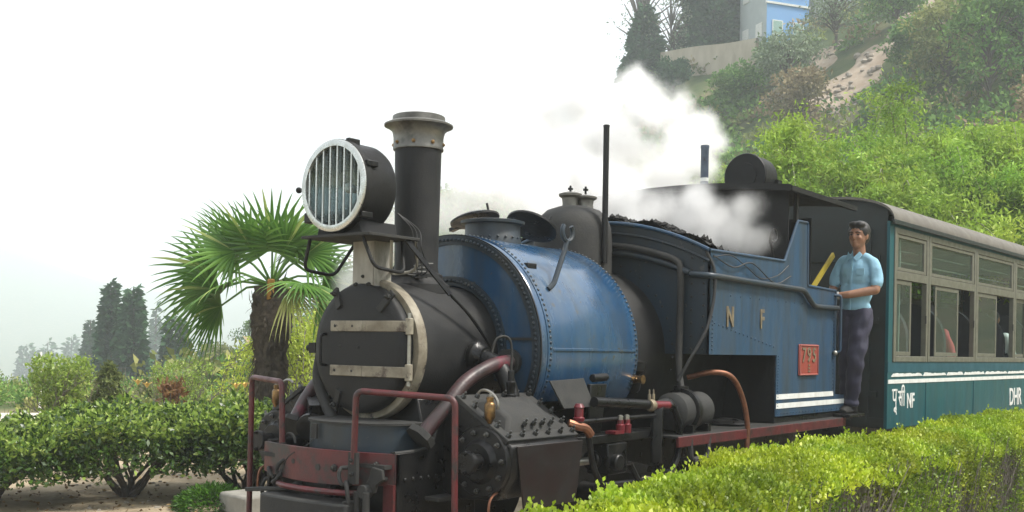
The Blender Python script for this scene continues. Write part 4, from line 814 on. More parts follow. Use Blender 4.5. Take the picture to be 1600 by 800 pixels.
def hand(mb, wr, d, palm_n, s=1.0, curl=.5):
    # palm plus four curled fingers and a thumb, d = direction of the fingers, palm_n = out of the palm
    wr, d, pn = Vector(wr), Vector(d).normalized(), Vector(palm_n).normalized(); sd = d.cross(pn).normalized()
    mb.tube([wr, wr+d*.04*s, wr+d*.085*s], [.026*s, .034*s, .034*s], 10, .62); mb.ball(wr+d*.05*s, (.034*s, .034*s, .034*s), 10, 6)
    for k, (o, L_) in enumerate(((-.027, .062), (-.009, .072), (.009, .068), (.026, .054))):
        a = wr+d*.08*s+sd*o*s; b_ = a+d*L_*.5*s+pn*.008*s; c = b_+(d*cos(curl)+pn*sin(curl)).normalized()*L_*.3*s; e = c+(d*cos(2*curl)+pn*sin(2*curl)).normalized()*L_*.28*s
        limb(mb, [a, b_, c, e], [.0095*s, .009*s, .0085*s, .0075*s], 7)
    a = wr+d*.02*s-sd*.03*s; limb(mb, [a, a+(d*.6-sd*.6+pn*.4).normalized()*.035*s, a+(d*.9-sd*.35+pn*.5).normalized()*.062*s], [.012*s, .0105*s, .009*s], 7)
def head(mb, c, s=1.0):
    c = Vector(c); E = lambda x, y, z, a, b_, d: mb.ball(c+V(x, y, z)*s, (a*s, b_*s, d*s), 16, 12)
    E(0, -.012, .03, .080, .094, .086); E(0, .012, -.022, .070, .070, .086); E(0, .040, -.080, .040, .036, .028)     # skull, face, chin
    E(0, .088, -.012, .013, .022, .024); E(0, .082, .008, .010, .014, .022); E(.032, .058, -.02, .026, .022, .024); E(-.032, .058, -.02, .026, .022, .024)   # nose, cheeks
    E(0, .070, .030, .050, .018, .014); E(0, .074, -.055, .024, .014, .008); E(0, .070, -.066, .020, .014, .008)     # brow, lips
    for k in (-1, 1): E(k*.076, -.005, -.005, .010, .020, .030)                                                       # ears
    limb(mb, [c+V(0, -.018, -.08)*s, c+V(0, -.03, -.16)*s], [.052*s, .056*s])
def face_bits(parent, c, s=1.0):
    c = Vector(c); e = MB(); b_ = MB()
    for k in (-1, 1):
        e.ball(c+V(k*.030, .071, .008)*s, (.013*s, .008*s, .006*s), 10, 6); b_.tube([c+V(k*.012, .084, .026)*s, c+V(k*.030, .084, .031)*s, c+V(k*.050, .070, .025)*s], .0045*s, 6)
    e.build('eyes', M['hair'], parent); b_.build('eyebrows', M['hair'], parent)
def driver():
    p = thing('person', 'engine crewman in light blue shirt and navy trousers leaning out of the cab doorway', 'person', (4.92, -.965, .889), radians(103)); p.rotation_euler = (radians(-1.5), radians(-2.2), radians(84))
    mb = MB(); hc = V(-.015, .03, 1.54); head(mb, hc)
    # bare forearms and hands
    limb(mb, [(-.198, .03, 1.15), (-.20, .06, 1.075), (-.03, .19, 1.03), (.085, .23, 1.015)], [.040, .041, .034, .026]); hand(mb, (.085, .235, 1.015), (.9, .15, -.25), (.0, -.1, -1), 1.0, .45)
    limb(mb, [(.19, .02, 1.14), (.20, .04, 1.06), (.215, .12, 1.03)], [.038, .036, .028]); hand(mb, (.215, .12, 1.03), (.25, .8, -.2), (0, 0, -1), 1.0, .5)
    b_ = body('body', mb, M['skin'], p, .007, 3)
    # head tilts a little towards the front of the train
    hb = MB(); hb.ball(hc+V(0, -.022, .044), (.089, .099, .090), 18, 12); hb.ball(hc+V(0, -.05, .0), (.080, .066, .088), 16, 10); hb.ball(hc+V(.02, .045, .095), (.055, .042, .030), 12, 8); hb.ball(hc+V(-.03, .04, .095), (.045, .042, .030), 12, 8); hb.ball(hc+V(.07, .01, .04), (.02, .03, .045), 10, 7); hb.ball(hc+V(-.07, .01, .04), (.02, .03, .045), 10, 7)
    body('hair', hb, M['hair'], p, .007, 2); face_bits(p, hc)
    sh = MB(); sh.ball((0, 0, 1.20), (.150, .104, .17), 20, 12); sh.ball((0, .008, 1.03), (.142, .106, .16), 20, 12); sh.ball((0, -.008, 1.30), (.135, .078, .07), 18, 10); sh.ball((0, .004, .93), (.140, .102, .075), 18, 10)
    limb(sh, [(-.06, -.01, 1.345), (-.135, -.005, 1.318), (-.178, .01, 1.24), (-.198, .03, 1.135)], [.05, .050, .052, .058]); limb(sh, [(.06, -.01, 1.345), (.135, -.005, 1.318), (.175, .005, 1.24), (.19, .02, 1.13)], [.05, .050, .050, .052]); limb(sh, [(0, -.012, 1.34), (0, -.006, 1.385)], [.062, .056])
    so_ = body('shirt', sh, M['shirt'], p, .009, 4, .0055)
    col = MB()
    for k in (-1, 1): col.prism([(k*.005, .088, 1.345), (k*.052, .065, 1.40), (k*.068, .045, 1.375), (k*.045, .092, 1.315)], (0, .010, .004))
    col.build('collar', M['shirt'], so_, bevel=.002); pk = MB().prism([(-.045, .107, 1.20), (-.115, .092, 1.20), (-.115, .094, 1.26), (-.045, .108, 1.26)], (0, .006, 0)); pk.build('pocket', M['shirt'], so_, bevel=.002)
    MB().bar((0, .112, .90), (0, .098, 1.33), .018, .012, (0, 1, 0)).build('placket', M['shirt'], so_)
    tr = MB(); tr.ball((0, 0, .88), (.142, .098, .095), 18, 10)
    limb(tr, [(-.062, 0, .86), (-.075, .10, .50), (-.01, .01, .12)], [.100, .074, .058]); limb(tr, [(.062, 0, .86), (.045, .03, .50), (.055, -.02, .12)], [.098, .072, .058])
    tr.ball((-.01, .015, .09), (.06, .072, .04)); tr.ball((.055, -.015, .09), (.06, .07, .04)); body('trousers', tr, M['trouser'], p, .009, 4, .0075)
    for x, y in ((-.01, .03), (.055, -.01)):
        s_ = MB(); s_.ball((x+.02, y+.05, .035), (.048, .105, .036), 16, 8); s_.ball((x, y-.03, .05), (.045, .06, .05), 14, 8); s_.box(x-.03, x+.05, y-.08, y+.14, .002, .03); body('shoe', s_, M['shoe'], p, .010, 3)
    MB().lathe([(.031, -.012), (.033, -.006), (.033, .006), (.031, .012)], (.055, .225, 1.02), (.95, .3, -.16), 18).build('watch', M['watch'], p)
driver()
def passenger(loc, rz, top, label, shirt):
    p = thing('person', label, 'person', loc, rz)
    mb = MB(); head(mb, (0, .02, .62)); limb(mb, [(-.24, .05, .16), (-.14, .25, .05)], [.036, .028]); limb(mb, [(.24, .05, .16), (.14, .25, .05)], [.036, .028]); hand(mb, (-.14, .25, .05), (.5, .8, -.1), (0, 0, -1)); hand(mb, (.14, .25, .05), (-.5, .8, -.1), (0, 0, -1)); body('body', mb, M['skin'], p, .012, 3)
    hb = MB(); hb.ball((0, -.004, .665), (.083, .094, .083)); hb.ball((0, -.035, .62), (.076, .06, .09)); body('hair', hb, M['hair'], p, .012, 2); face_bits(p, (0, .02, .62))
    sh = MB(); sh.ball((0, 0, .24), (.17, .11, .20)); sh.ball((0, 0, .06), (.15, .11, .12)); sh.ball((0, -.01, .40), (.16, .085, .075)); limb(sh, [(-.16, 0, .40), (-.22, .03, .24), (-.24, .06, .16)], [.06, .055, .05]); limb(sh, [(.16, 0, .40), (.22, .03, .24), (.24, .06, .16)], [.06, .055, .05]); body('shirt', sh, shirt, p, .014, 4, .003)
    tr = MB(); limb(tr, [(-.09, 0, .02), (-.10, .42, .0), (-.10, .44, -.40)], [.09, .07, .055]); limb(tr, [(.09, 0, .02), (.10, .42, 0), (.10, .44, -.40)], [.09, .07, .055]); body('trousers', tr, M['trouser'], p, .014, 4)
cR = Matrix.Translation((5.83, -.98, 0)) @ Matrix.Rotation(radians(-2.5), 4, 'Z')
def in_coach(u, w_, z): q = cR @ V(u, w_, z); return tuple(q)
passenger(in_coach(2.35, .42, 1.25), radians(-92), 0, 'seated passenger in red top behind the second coach window', mat('red top', (.45,.06,.07), (.4,.05,.06), 10, .8))
passenger(in_coach(4.55, .36, 1.25), radians(-92), 0, 'seated passenger in white shirt at the last window before the picture edge', mat('white shirt', (.75,.75,.72), (.68,.68,.66), 10, .8))
# ------------------------------------------------------------------ palm
M['frond'] = leafmat('palm frond green', '4d7530', '6d9440', 'a9b56a', .3, .36, .5)
M['frond_old'] = leafmat('yellowing frond', '8d9450', 'a9a868', 'c2b98a', .3, .5, .3)
M['fibre'] = mat('palm trunk fibre', (.085,.064,.043), (.04,.031,.023), 18, .95, 0, .8, 40, (.16,.125,.085), 14, .58, w3=.2)
def palm(loc):
    rs = random.Random(5)
    t = thing('palm_tree', 'fan palm with shaggy fibrous trunk behind the clipped bushes', 'palm', loc)
    tr = MB(); pr = []
    for i in range(40):
        z = i/39*1.98; pr.append((.155+.03*sin(z*9)*.4+.018*(i % 2)+(.035 if z > 1.3 else 0)*sin((z-1.3)/.7*pi/1.2), z))
    tr.lathe(pr, (0, 0, 0), (0, 0, 1), 26); tr.v = [(x*(1+.07*sin(7*math.atan2(y, x)+z*11)), y*(1+.07*sin(5*math.atan2(y, x)-z*13)), z) for x, y, z in tr.v]
    trunk = tr.build('trunk', M['fibre'], t)
    sc = MB()
    for k in range(460):                                            # fibres and old leaf bases hugging the trunk
        a = rs.uniform(0, 2*pi); z = rs.uniform(.3, 1.95); r = .16; d = V(cos(a), sin(a), 0); s = V(-sin(a), cos(a), 0)
        p0 = d*r+V(0, 0, z); L_ = rs.uniform(.08, .24); dn = rs.choice((-1, -1, -1, 1))
        p1 = p0+d*rs.uniform(.02, .08)+V(0, 0, dn*L_*.6)+s*rs.uniform(-.03, .03); p2 = p1+d*rs.uniform(-.01, .05)+V(0, 0, dn*L_*.5)+s*rs.uniform(-.04, .04); w_ = rs.uniform(.006, .022)
        sc.add([p0-s*w_, p0+s*w_, p1+s*w_*.7, p1-s*w_*.7, p2], [(0,1,2,3), (3,2,4)])
    sc.build('trunk_fibres', M['fibre'], trunk, kind='stuff', smooth=0)
    crown = V(0, 0, 2.0)
    def frond(az, el, pet, R_, nseg, span, droop, m, roll=0):
        nseg = int(nseg*.76)
        d = V(cos(az)*cos(el), sin(az)*cos(el), sin(el)); side_ = V(-sin(az), cos(az), 0); upv = side_.cross(d)*-1
        if upv.z < 0: upv = -upv
        hub = crown+d*pet-V(0, 0, droop*.10)
        mb = MB(); mid = crown+d*pet*.5+V(0, 0, .02); mb.tube([crown, mid, hub], [.017, .012, .010], 6)
        dd = (hub-mid).normalized(); s2 = (side_*cos(roll)+upv*sin(roll)).normalized(); n2 = dd.cross(s2).normalized()
        if n2.z < 0: n2 = -n2
        for k in range(nseg):
            th = -span/2+span*k/(nseg-1); th += rs.uniform(-.02, .02)
            L_ = R_*(.80+.20*cos(th*.55))*rs.uniform(.93, 1.04); u = dd*cos(th)+s2*sin(th); w_ = L_*span/(nseg-1)*.46
            cs = (s2*cos(th)-dd*sin(th)).normalized(); P = []
            rows = ((.02, .25, 0), (.28, .92, .0), (.46, .88, .01), (.72, .52, .06), (.90, .24, .14), (1.0, .04, .22))
            for f, ww, dr in rows:
                q = hub+u*L_*f-V(0, 0, (dr*droop*L_+.10*droop*(f*f)*L_*(1+abs(th)*.3))); q += n2*(.05*abs(th)*L_*f*.4); hw = w_*ww*.52
                P += [q-cs*hw, q+n2*hw*.5, q+cs*hw]
            mb.add(P, [(3*i+j, 3*i+j+1, 3*i+j+4, 3*i+j+3) for i in range(len(rows)-1) for j in (0, 1)])
        mb.build('frond', m, t, smooth=0)
    # laid out around the crown; bearings chosen from the photograph's visible fans
    H = HEAD; L = H+pi/2; F_ = H; Rr = H-pi/2                         # left, away, right as seen
    B = F_+pi
    spec = [(L+.15, .30, .62, .66, 36, 4.0, .35, 1.25), (L-.35, .70, .58, .64, 34, 3.6, .3, .9), (L+.45, .75, .52, .66, 36, 3.8, .3, -1.0), (L+.35, -.22, .52, .56, 28, 3.0, 1.2, .7), (L+.2, .02, .60, .60, 32, 3.6, .7, 1.0),
            (B+.2, 1.25, .42, .72, 42, 4.3, .3, 0), (B-.75, 1.0, .50, .66, 38, 4.0, .35, .25), (B+.75, 1.0, .48, .66, 38, 4.0, .35, -.25), (Rr-.2, .75, .52, .66, 36, 3.8, .35, 1.0), (Rr+.25, .30, .55, .60, 34, 3.6, .6, -1.1), (Rr+.1, -.1, .50, .56, 30, 3.2, 1.0, .8),
            (F_, 1.1, .50, .66, 36, 3.8, .3, 0), (F_-.7, .9, .50, .62, 34, 3.6, .35, -.3), (Rr-.5, .12, .50, .54, 30, 3.2, .9, 0),
            (Rr+.5, 1.05, .48, .66, 36, 3.8, .3, 0), (B+.75, .12, .36, .55, 24, 2.0, 1.0, .5), (L+.75, .1, .50, .58, 30, 3.2, .9, .4), (B+.9, .2, .46, .56, 32, 3.4, .8, 0)]
    for i, a in enumerate(spec):
        frond(*a[:7], M['frond_old'] if i in (15,) else M['frond'], a[7])
    MB().bar(crown+V(-.12, -.12, -.16), crown+V(-.15, -.17, .05), .07, .03).build('leaf_base', mat('orange leaf base', (.40,.20,.04)), t, bevel=.01)
palm(( 2.93, 4.41, 0))
# ------------------------------------------------------------------ clipped bushes on the left
M['bushleaf'] = leafmat('glossy bush leaf', '2a421b', '4c6a28', '8fa548', .22, .32, .6)
M['limeleaf'] = leafmat('young lime leaf', '8a9c2e', 'b4c545', 'd4dd76', .4, .45, .35)
M['paleleaf'] = leafmat('pale green leaf', '6f8a38', '94ab4c', 'c6d184', .35, .42, .4)
def branches(mb, base, n, spread, h, r0, rs, lean=0):
    tips = []
    def grow(p, d, L_, r, lev):
        q = p+d*L_; m_ = p.lerp(q, .5)+V(rs.uniform(-1, 1), rs.uniform(-1, 1), rs.uniform(-.5, .5))*L_*.12
        mb.tube([p, m_, q], [r, r*.85, r*.65], 5 if lev > 1 else 6); tips.append(q)
        if lev < 4 and r > .002:
            for _ in range(rs.choice((2, 2, 3))):
                e = (d+V(rs.uniform(-1, 1), rs.uniform(-1, 1), rs.uniform(-.35, .6))*.75).normalized(); grow(q, e, L_*rs.uniform(.6, .85), r*.62, lev+1)
    for i in range(n):
        a = 2*pi*i/n+rs.uniform(-.4, .4); d = V(cos(a)*spread, sin(a)*spread, 1).normalized(); grow(Vector(base)+V(cos(a), sin(a), 0)*.03, d, h*rs.uniform(.28, .4), r0*rs.uniform(.7, 1.1), 1)
    return tips
def clipped_bush(loc, rx, ry, h, seed, label, nleaf=5200):
    rs = random.Random(seed); t = thing('clipped_bush', label, 'bush', loc, 0, 'clipped bushes left of the engine')
    mb = MB(); branches(mb, (0, 0, 0), 8, .95, h, .030, rs); branches(mb, (.1, .05, 0), 5, .55, h, .022, rs)
    mb.v = [(x*min(1, 1.0*rx/max(.05, abs(x))) if abs(x) > rx else x, y if abs(y) < ry else ry*np.sign(y), min(z, h*.93)) for x, y, z in mb.v]
    mb.build('branches', M['bark'], t, smooth=60)
    n = nleaf; u = RNG.uniform(0, 2*pi, n); k = RNG.uniform(0, 1, n)**.5
    x = np.cos(u)*k; y = np.sin(u)*k
    top = h*(1-.34*k**3+.06*np.sin(u*3+seed)+.06*np.sin(x*7+seed)*np.cos(y*6))
    dep = RNG.exponential(.16, n)*h; lowcut = h*(.40+.14*np.sin(u*4+seed))
    z = top-dep; z = np.where(z < lowcut, lowcut+RNG.uniform(-.1, .45, n)*h*.6, z)
    edge = RNG.uniform(0, 1, n) < .35; kk = np.where(edge, RNG.uniform(.9, 1.06, n), k); x = np.cos(u)*kk*rx; y = np.sin(u)*kk*ry
    z = np.where(edge, RNG.uniform(.36, .92, n)*h*(1+.05*np.sin(u*5)), z)
    # leaf whorls: each seed point carries four leaves
    P = np.stack([x, y, z], 1); P = np.repeat(P, 4, 0); d = rnd_dirs(len(P), .55); d[:, 0] += P[:, 0]*.5; d[:, 1] += P[:, 1]*.5
    P = P+RNG.normal(0, .012, P.shape); hl_ = (P[:, 2] > .70*h) & (RNG.uniform(0, 1, len(P)) < .6)
    L_ = RNG.uniform(.035, .068, len(P)); Q = leaves(P, d, L_, L_*.5, .2)
    quads('foliage', Q[~hl_], M['bushleaf'], t, kind='stuff'); quads('new_leaves', Q[hl_], M['paleleaf'], t, kind='stuff')
clipped_bush((.12, 4.65, 0), .85, .8, .66, 1, 'clipped bush cut by the left picture edge, dark bare stems below')
clipped_bush((1.20, 4.25, 0), .95, .8, .80, 2, 'widest clipped bush with a thick bare stem, middle of the row')
clipped_bush((1.98, 3.60, 0), .72, .7, .86, 3, 'clipped bush between the widest bush and the red handrail')
clipped_bush((2.55, 3.05, 0), .70, .65, .90, 4, 'clipped bush behind the front handrail beside the smokebox')
def twiggy_bush(loc, rx, h, seed, label, leaf, nl, dens=.05, group=None, cone=False, cat='shrub'):
    rs = random.Random(seed); t = thing('garden_shrub', label, cat, loc, 0, group); mb = MB(); tips = branches(mb, (0, 0, 0), 9, .55*rx/h*2, h, .014, rs)
    mb.v = [(max(-rx, min(rx, x)), max(-rx, min(rx, y)), min(z, h*.97)) for x, y, z in mb.v]; mb.build('branches', M['greybark'], t)
    n = nl; a = RNG.uniform(0, 2*pi, n); z = RNG.beta(2.2, 1.4, n)*h; k = np.sqrt(RNG.uniform(0, 1, n)); w_ = rx*(np.clip(1-z/h, 0.03, 1)**.6 if cone else np.clip(.35+.75*z/h, 0, 1.0))
    P = np.stack([np.cos(a)*k*w_, np.sin(a)*k*w_, z], 1)
    g = np.sin(P[:, 0]*13+seed)*np.sin(P[:, 1]*12)*np.sin(P[:, 2]*11+seed) > -.25; P = P[g]; P = np.repeat(P, 3, 0)+RNG.normal(0, .02, (len(P)*3, 3))
    L_ = RNG.uniform(.6, 1.2, len(P))*dens; quads('foliage', leaves(P, rnd_dirs(len(P), .5), L_, L_*.5), leaf, t, kind='stuff')
M['dullleaf'] = leafmat('dull olive leaf', '4c5a2a', '75804a', '9aa268', .3, .55, .2)
twiggy_bush((3.21, 8.97, 0), .42, 1.17, 21, 'tall light green shrub with flat clipped top beside the pale path', M['paleleaf'], 2100, .06)
twiggy_bush((4.16, 9.38, 0), .42, 1.04, 22, 'dull olive conical shrub right of the flat topped green shrub', M['dullleaf'], 1700, .065, cone=True)
twiggy_bush((4.18, 7.70, 0), .40, 1.14, 23, 'thin twiggy yellow green shrub left of the palm trunk', M['paleleaf'], 900, .05)
twiggy_bush((.9, 6.6, 0), .28, .86, 24, 'sparse small shrub at the left picture edge above the bushes', M['paleleaf'], 330, .06)
def bright_bush():
    t = thing('weeping_bush', 'bright lime weeping bush between the palm and the smokebox', 'bush', (7.88, 9.45, 0)); rs = random.Random(4); mb = MB(); Q = []
    for k in range(70):
        a = rs.uniform(0, 2*pi); r = rs.uniform(.2, 1.15); h = rs.uniform(1.4, 2.25)*(1-.25*r); c = curve([(0, 0, 0), (cos(a)*r*.35, sin(a)*r*.35, h*.8), (cos(a)*r*.8, sin(a)*r*.8, h), (cos(a)*r*1.15, sin(a)*r*1.15, h*.72), (cos(a)*r*1.3, sin(a)*r*1.3, h*.3)], 14)
        mb.tube(c, .007, 4); Q += [list(p) for p in c[4:]]
    mb.build('stems', M['greybark'], t); P = np.repeat(np.array(Q), 16, 0); P += RNG.normal(0, .07, P.shape); d = rnd_dirs(len(P), -.4); quads('foliage', leaves(P, d, RNG.uniform(.05, .11, len(P)), .03), M['limeleaf'], t, kind='stuff')
bright_bush()
# red-leaved plant, lilies, low green tuft, stone block
def small_plants():
    t = thing('red_leaf_plant', 'small reddish brown plant among the shrubs', 'plant', (3.75, 7.3, 0)); mb = MB(); [mb.tube([(0, 0, 0), (cos(a)*.12, sin(a)*.12, .74)], .006, 4) for a in range(6)]; mb.build('stems', M['bark'], t)
    P = RNG.normal(0, 1, (240, 3))*np.array([.075, .075, .07])+np.array([0, 0, .74]); quads('foliage', leaves(P, rnd_dirs(240, .6), .10, .035), leafmat('red leaf', '6a4a30', '7f5f3c', '7a7a44', .3), t, kind='stuff')
    for i, (p, n, lab) in enumerate((((3.35, 5.4, 0), 3, 'yellow lilies blooming right beside the palm trunk'), ((2.55, 5.9, 0), 2, 'single pale orange lilies on tall stems left of the palm'))):
        t = thing('lily', lab, 'flower', p); rs = random.Random(i)
        for k in range(n):
            x, y, h = rs.uniform(-.16, .16), rs.uniform(-.16, .16), rs.uniform(.84, .93); st = MB().tube(curve([(0, 0, 0), (x*.5, y*.5, h*.6), (x, y, h)], 8), .006, 5).build('stem', M['bushleaf'], t)
            mb = MB(); c = V(x, y, h)
            for j in range(6):
                a = j*pi/3; d = V(cos(a), sin(a), 0); s = V(-sin(a), cos(a), 0); mb.add([c, c+d*.03-s*.016+V(0, 0, .05), c+d*.075+V(0, 0, .07), c+d*.03+s*.016+V(0, 0, .05)], [(0,1,2,3)])
            mb.build('blossom', mat('yellow petal', (.72,.52,.10), (.7,.42,.14), 30, .6), t, smooth=0)
    P = RNG.normal(0, 1, (2600, 3)); P /= np.linalg.norm(P, axis=1, keepdims=True); P[:, 2] = np.abs(P[:, 2]); P *= np.array([.30, .30, .19])*RNG.uniform(.7, 1.05, (2600, 1)); t = quads('green_tuft', leaves(P, P+rnd_dirs(2600)*.15, .05, .012), leafmat('fern green', '2c4d16', '4f7a24', '6e9a38', .3))
    t.location = (1.30, 3.15, 0); tag(t, 'low bright green tuft on the soil under the bushes', 'plant')
    o = MB().prism([(-.25, -.2, 0), (.28, -.17, 0), (.25, .2, 0), (-.2, .22, 0)], (0, 0, .17)).build('stone_block', mat('grey weathered stone', (.26,.25,.22), (.18,.17,.15), 6, .9, 0, .4, 30), bevel=.025); o.location = (1.42, 2.75, 0); tag(o, 'grey stone block on the ground beside the front handrail', 'stone')
    o = MB().cyl((0, 0, 0), (0, 0, 1.15), .022).build('thin_post', M['white']); p = at_rf(-8.2, 18.5); o.location = (p[0], p[1], 0); tag(o, 'thin pale post beside the path at far left', 'post')
small_plants()
def litter():
    n = 2600; x = RNG.uniform(-1, 5.5, n); y = RNG.uniform(2.2, 8.5, n); P = np.stack([x, y, np.full(n, .012)], 1); D = rnd_dirs(n); D[:, 2] = np.abs(D[:, 2])*.25
    L_ = RNG.uniform(.02, .06, n); o = quads('leaf_litter', leaves(P, D, L_, L_*.5), leafmat('dead leaf', '5a4630', '8a7350', 'b09a70', .1, .9, .1)); tag(o, 'dry fallen leaves scattered on the soil under the bushes', kind='stuff')
    mb = MB(); rs = random.Random(2)
    for k in range(500):
        c = V(rs.uniform(-1, 5.5), rs.uniform(2.2, 8.5), .0); r = rs.uniform(.008, .03); mb.ball(c, (r, r*rs.uniform(.6, 1), r*.7), 6, 4)
    o = mb.build('pebbles', mat('pebble', (.30,.27,.22), (.2,.18,.15), 8, .9)); tag(o, 'small pebbles on the dry soil', kind='stuff')
litter()
# ------------------------------------------------------------------ near hedge
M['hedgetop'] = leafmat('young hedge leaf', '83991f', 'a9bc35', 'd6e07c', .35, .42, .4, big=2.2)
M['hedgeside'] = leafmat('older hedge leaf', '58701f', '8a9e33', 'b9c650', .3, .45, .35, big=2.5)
def hedge():
    t = thing('hedge', 'long clipped lime green hedge with twiggy sides in front of the train', 'hedge', (0, 0, 0))
    Y0, Y1, X0, X1, H = -2.52, -1.98, -2.0, 10.5, .875
    rs = np.random.default_rng(3)
    def bend(x): return .43*np.exp(-(x+1.65)*1.1)
    def back(x): return Y1-bend(x)+.03*np.sin(x*2.3)
    def frontl(x): return Y0-.8*bend(x)
    def top(x, y): return H+.018*np.sin(x*5.1+y*3)+.014*np.sin(x*11.3-y*9)+.02*np.sin(x*1.7)-.10*np.clip((frontl(x)+.16-y)/.16, 0, 1)**2
    n1, n2 = 12000, 7000
    def sprigs(n, xs):
        x = xs; y = frontl(x)+(back(x)-frontl(x))*rs.uniform(0, 1, n); z = top(x, y)-rs.exponential(.012, n); return np.stack([x, y, z], 1)
    A = sprigs(n1, X0+(rs.uniform(0, 1, n1)**1.6)*7.5); B = sprigs(n2, rs.uniform(3.5, X1, n2)); S = np.concatenate([A, B])
    tall = np.where(rs.uniform(0, 1, len(S)) < .06, 1.5, 1.0)*rs.uniform(.6, 1.15, len(S))
    Ps, Ds, Ls = [], [], []
    lean = rs.normal(0, .28, (len(S), 2))
    for k in range(7):
        f = k/6; a = k*2.4+rs.uniform(0, 6.28, len(S)); hgt = .055*tall
        p = S+np.stack([lean[:, 0]*hgt*f, lean[:, 1]*hgt*f, hgt*f-.012], 1); d = np.stack([np.cos(a), np.sin(a), np.full(len(S), .55+1.1*f)], 1)
        Ps.append(p); Ds.append(d); Ls.append(.025*(1-.25*f)*rs.uniform(.7, 1.3, len(S)))
    P, D, L_ = np.concatenate(Ps), np.concatenate(Ds), np.concatenate(Ls)
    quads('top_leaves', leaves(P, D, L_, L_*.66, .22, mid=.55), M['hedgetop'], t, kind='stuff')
    # sides: sparse leaves among upright twigs
    n = 40000; x = X0+(rs.uniform(0, 1, n)**1.35)*(X1-X0); z = .10+rs.beta(2.2, 1.0, n)*(H-.12); fr_ = rs.uniform(0, 1, n) < .75
    y = np.where(fr_, frontl(x)+.04+rs.exponential(.035, n)-.05*np.sin((z/H)*pi), back(x)+.0-rs.exponential(.03, n)); g = (np.sin(x*3.1+np.sin(z*7))*np.sin(z*5+x*1.3)+rs.normal(0, .5, n)) > -.25
    P = np.stack([x, y, z], 1)[g]; P = np.repeat(P, 3, 0)+rs.normal(0, .010, (g.sum()*3, 3)); D = rnd_dirs(len(P), .8); D[:, 1] -= .4; L_ = rs.uniform(.014, .026, len(P))
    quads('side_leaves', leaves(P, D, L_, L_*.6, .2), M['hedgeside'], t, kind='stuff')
    mb = MB(); r2 = random.Random(8)
    for k in range(3000):
        x = X0+(r2.random()**1.4)*(X1-X0); y = float(frontl(x))+.03+r2.expovariate(18); z0 = r2.uniform(.0, .55); L_ = r2.uniform(.16, .42); dx, dy = r2.uniform(-.22, .22), r2.uniform(-.08, .03)
        z1 = min(z0+L_, H-.02); p0 = V(x, y, z0); p2 = V(x+dx, y+dy, z1); p1 = p0.lerp(p2, .5)+V(r2.uniform(-.02, .02), r2.uniform(-.02, .02), 0); mb.tube([p0, p1, p2], [.0038, .003, .0018], 4)
    mb.build('twigs', M['greybark'], t, kind='stuff')
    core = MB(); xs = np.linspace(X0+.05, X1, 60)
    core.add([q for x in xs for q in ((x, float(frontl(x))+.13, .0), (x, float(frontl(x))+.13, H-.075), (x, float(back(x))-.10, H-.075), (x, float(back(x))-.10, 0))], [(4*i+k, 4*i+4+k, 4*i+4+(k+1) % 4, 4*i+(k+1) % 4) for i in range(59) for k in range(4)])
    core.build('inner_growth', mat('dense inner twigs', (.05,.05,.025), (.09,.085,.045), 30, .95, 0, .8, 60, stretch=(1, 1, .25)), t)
    P = np.stack([rs.uniform(1.0, 6.0, 3000), -2.72-rs.uniform(0, .6, 3000), rs.uniform(0, .22, 3000)], 1); w_ = quads('weeds', leaves(P, rnd_dirs(3000, .8), .06, .03), leafmat('weed green', '3a6a1e', '558a2c', '79ad46', .35)); tag(w_, 'low green weeds along the foot of the near hedge', kind='stuff')
hedge()
